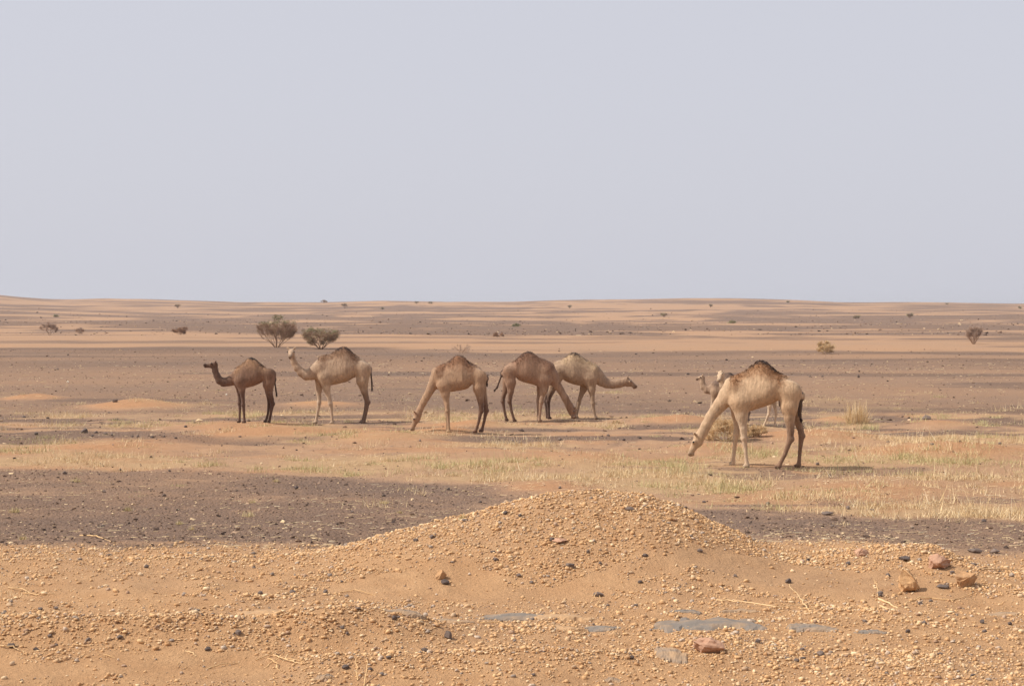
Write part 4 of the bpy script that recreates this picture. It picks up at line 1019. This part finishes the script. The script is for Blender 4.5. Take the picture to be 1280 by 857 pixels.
# camel with stretched neck behind
camel(6.4, (610, 425), (700, 627), 'R',
      [(520, 190, 255), (535, 172, 295), (560, 160, 300), (590, 158, 305), (620, 135, 328), (650, 108, 342), (675, 95, 350), (700, 97, 357), (725, 110, 362), (750, 130, 364), (780, 152, 365), (810, 164, 360), (840, 180, 352), (865, 203, 342), (885, 238, 328)],
      [(840, 262, 72), (870, 285, 59), (908, 322, 45), (950, 345, 38), (1000, 353, 33), (1050, 345, 34), (1085, 335, 32)],
      [(1108, 328, 35), (1138, 344, 31), (1164, 360, 24), (1180, 370, 19)],
      [(-.13, [(820, 310, 55), (828, 390, 30), (835, 455, 18), (838, 500, 17), (848, 570, 11), (862, 622, 12)]), (.13, [(790, 310, 50), (765, 390, 28), (740, 455, 18), (724, 505, 16), (714, 570, 11), (704, 622, 12)])],
      [(-.14, [(560, 260, 60), (535, 340, 42), (508, 405, 27), (490, 455, 18), (482, 490, 16), (486, 560, 11), (488, 618, 12)]), (.14, [(560, 260, 55), (530, 340, 38), (496, 405, 24), (470, 450, 17), (462, 490, 15), (468, 560, 11), (472, 615, 12)])],
      [(524, 205, 8), (506, 260, 8), (492, 330, 8), (480, 390, 9)],
      [(166, 138, 112), (166, 134, 106), (182, 154, 122), (70, 54, 48), (168, 140, 114), (96, 74, 62), (156, 128, 104)],
      'grey tan camel walking with its neck stretched out level', seed=4)
# brown camel grazing to the right
camel(6.4, (610, 425), (330, 648), 'R',
      [(122, 238, 295), (140, 207, 330), (170, 181, 325), (200, 172, 292), (215, 167, 286), (240, 141, 316), (270, 112, 330), (300, 94, 340), (325, 88, 346), (350, 93, 352), (375, 112, 360), (400, 130, 368), (430, 145, 370), (460, 156, 366), (490, 176, 356), (510, 204, 345), (528, 248, 330)],
      [(470, 250, 82), (502, 284, 60), (532, 325, 42), (556, 362, 33), (580, 398, 29), (618, 464, 28), (648, 520, 30), (662, 548, 32)],
      [(676, 566, 34), (680, 585, 30), (684, 602, 24, -.05), (688, 616, 19, -.08)],
      [(-.13, [(450, 320, 54), (444, 400, 30), (432, 455, 18), (425, 492, 17), (416, 570, 11), (410, 645, 12)]), (.13, [(430, 320, 48), (416, 400, 24), (405, 455, 15), (402, 490, 15), (402, 570, 10), (402, 636, 11)])],
      [(-.14, [(168, 255, 52), (182, 340, 40), (182, 410, 25), (176, 455, 18), (174, 490, 16), (188, 565, 11), (208, 632, 12)]), (.14, [(160, 255, 48), (152, 340, 36), (135, 410, 22), (122, 455, 17), (118, 492, 16), (130, 568, 11), (145, 634, 12)])],
      [(122, 235, 8), (108, 280, 7), (90, 330, 7), (72, 378, 9), (66, 386, 9)],
      [(154, 122, 98), (150, 117, 93), (128, 94, 73), (66, 50, 44), (160, 130, 106), (112, 86, 70), (142, 110, 87)],
      'brown camel grazing nose to ground in front of another camel', seed=5)
# the large pale grazing camel
camel(5.041, (850, 430), (540, 775), 'L',
      [(752, 292, 360), (735, 262, 400), (700, 226, 395), (660, 196, 372), (635, 185, 345), (600, 164, 362), (570, 137, 378), (540, 109, 390), (515, 100, 398), (490, 104, 406), (460, 125, 416), (430, 150, 425), (400, 171, 422), (370, 185, 412), (340, 206, 405), (318, 236, 395), (302, 272, 375)],
      [(345, 285, 84), (305, 324, 61), (256, 380, 43), (226, 418, 37), (196, 458, 33), (165, 516, 31), (146, 555, 32)],
      [(122, 592, 38), (102, 632, 34), (80, 668, 27), (66, 698, 20)],
      [(-.14, [(378, 370, 66), (388, 450, 36), (400, 530, 23), (406, 590, 19), (415, 680, 12), (424, 764, 14)]), (.14, [(362, 370, 58), (356, 450, 30), (358, 520, 19), (356, 570, 18), (343, 660, 12), (336, 742, 13)])],
      [(-.16, [(690, 300, 74), (684, 390, 52), (686, 460, 34), (694, 540, 23), (692, 592, 20), (658, 690, 13), (622, 762, 14)]), (.16, [(700, 310, 68), (712, 400, 42), (735, 470, 28), (757, 540, 20), (763, 578, 19), (753, 680, 12), (747, 766, 14)])],
      [(742, 272, 12), (752, 320, 14), (753, 380, 15), (750, 440, 13), (755, 458, 10)],
      [(197, 166, 133), (190, 155, 120), (150, 109, 76), (60, 46, 42), (202, 174, 144), (138, 108, 86), (194, 163, 131)],
      'largest pale camel with a dark tipped hump grazing head down beside dry bush', hairn=2600, seed=6)
# young camels behind it
camel(7.14, (855, 450), (400, 588), 'L',
      [(590, 245, 300), (565, 215, 345), (530, 195, 335), (490, 178, 322), (455, 145, 332), (425, 116, 340), (400, 105, 343), (375, 114, 345), (345, 145, 345), (315, 165, 342), (285, 177, 338), (262, 190, 325), (246, 218, 305)],
      [(275, 245, 55), (248, 262, 42), (205, 266, 33), (176, 238, 29), (164, 205, 25), (162, 180, 23)],
      [(165, 158, 23), (145, 160, 21), (124, 163, 17), (113, 168, 14)],
      [(-.10, [(275, 290, 40), (262, 350, 20), (250, 410, 14), (246, 450, 13), (240, 520, 9), (234, 580, 10)]), (.10, [(285, 290, 38), (288, 350, 19), (292, 410, 13), (290, 450, 12), (290, 520, 9), (290, 576, 10)])],
      [(-.11, [(545, 250, 48), (545, 320, 34), (558, 390, 22), (572, 430, 16), (576, 465, 14), (570, 525, 9), (560, 580, 10)]), (.11, [(545, 250, 44), (538, 320, 30), (545, 390, 19), (556, 430, 14), (560, 465, 13), (550, 525, 9), (540, 578, 10)])],
      [(588, 240, 7), (596, 290, 6), (598, 340, 6), (599, 380, 7)],
      [(162, 134, 110), (172, 142, 114), (118, 96, 82), (70, 58, 52), (204, 178, 150), (138, 114, 96), (178, 149, 123)],
      'young grey brown camel with raised head behind the largest camel', hairn=1200, ear=1.2, seed=7)
camel(7.14, (855, 450), (600, 596), 'L',
      [(835, 262, 310), (810, 232, 340), (780, 212, 335), (745, 196, 320), (710, 172, 335), (680, 148, 345), (650, 136, 350), (620, 146, 352), (585, 172, 352), (550, 188, 350), (515, 196, 346), (485, 208, 335), (465, 235, 318)],
      [(495, 265, 58), (460, 285, 46), (415, 290, 36), (375, 268, 31), (348, 228, 29), (337, 185, 28)],
      [(334, 122, 31, .0), (326, 136, 29, -.07), (318, 160, 24, -.15), (312, 180, 20, -.21)],
      [(-.10, [(495, 300, 42), (500, 360, 20), (505, 420, 14), (506, 460, 13), (506, 530, 9), (505, 586, 10)]), (.10, [(520, 300, 40), (535, 360, 20), (545, 420, 13), (548, 460, 13), (552, 530, 9), (555, 584, 10)])],
      [(-.11, [(780, 265, 46), (765, 335, 32), (760, 405, 20), (758, 445, 15), (752, 478, 13), (730, 535, 9), (708, 586, 10)]), (.11, [(790, 265, 42), (795, 335, 28), (808, 405, 18), (818, 445, 14), (820, 478, 12), (814, 535, 9), (808, 578, 10)])],
      [(832, 255, 7), (842, 300, 6), (846, 350, 6), (848, 390, 7)],
      [(178, 150, 122), (190, 160, 128), (140, 112, 90), (84, 68, 58), (214, 190, 162), (204, 178, 150), (196, 168, 138)],
      'young pale camel peering over the neck of the largest camel', dorsal=(-.3, .1, 1), ear=1.2, hairn=800, seed=8)

# ------------------------------------------------------------------ dusty air
def haze():
    bm = bmesh.new(); bmesh.ops.create_cube(bm, size=1)
    zlo, zhi = float(gz.min()) - 1.0, float(gz.max()) + 3.0
    for v in bm.verts:
        v.co = (v.co.x * 5700, 1790 + v.co.y * 3900, (zlo if v.co.z < 0 else zhi))
    me = bpy.data.meshes.new('haze'); bm.to_mesh(me); bm.free()
    m = bpy.data.materials.new('dusty_air'); m.use_nodes = True; n = m.node_tree; n.nodes.clear()
    o = n.nodes.new('ShaderNodeOutputMaterial'); v = n.nodes.new('ShaderNodeVolumePrincipled')
    v.inputs['Color'].default_value = (.86, .87, .92, 1); v.inputs['Density'].default_value = .00022; v.inputs['Anisotropy'].default_value = .2
    n.links.new(v.outputs[0], o.inputs['Volume']); me.materials.append(m)
    tag(ob('haze', me), 'thin pale dust haze over the whole desert plain', 'haze', kind='stuff')
haze()
print('pebbles', npeb, 'tufts', ng, 'grid', nx, ny)
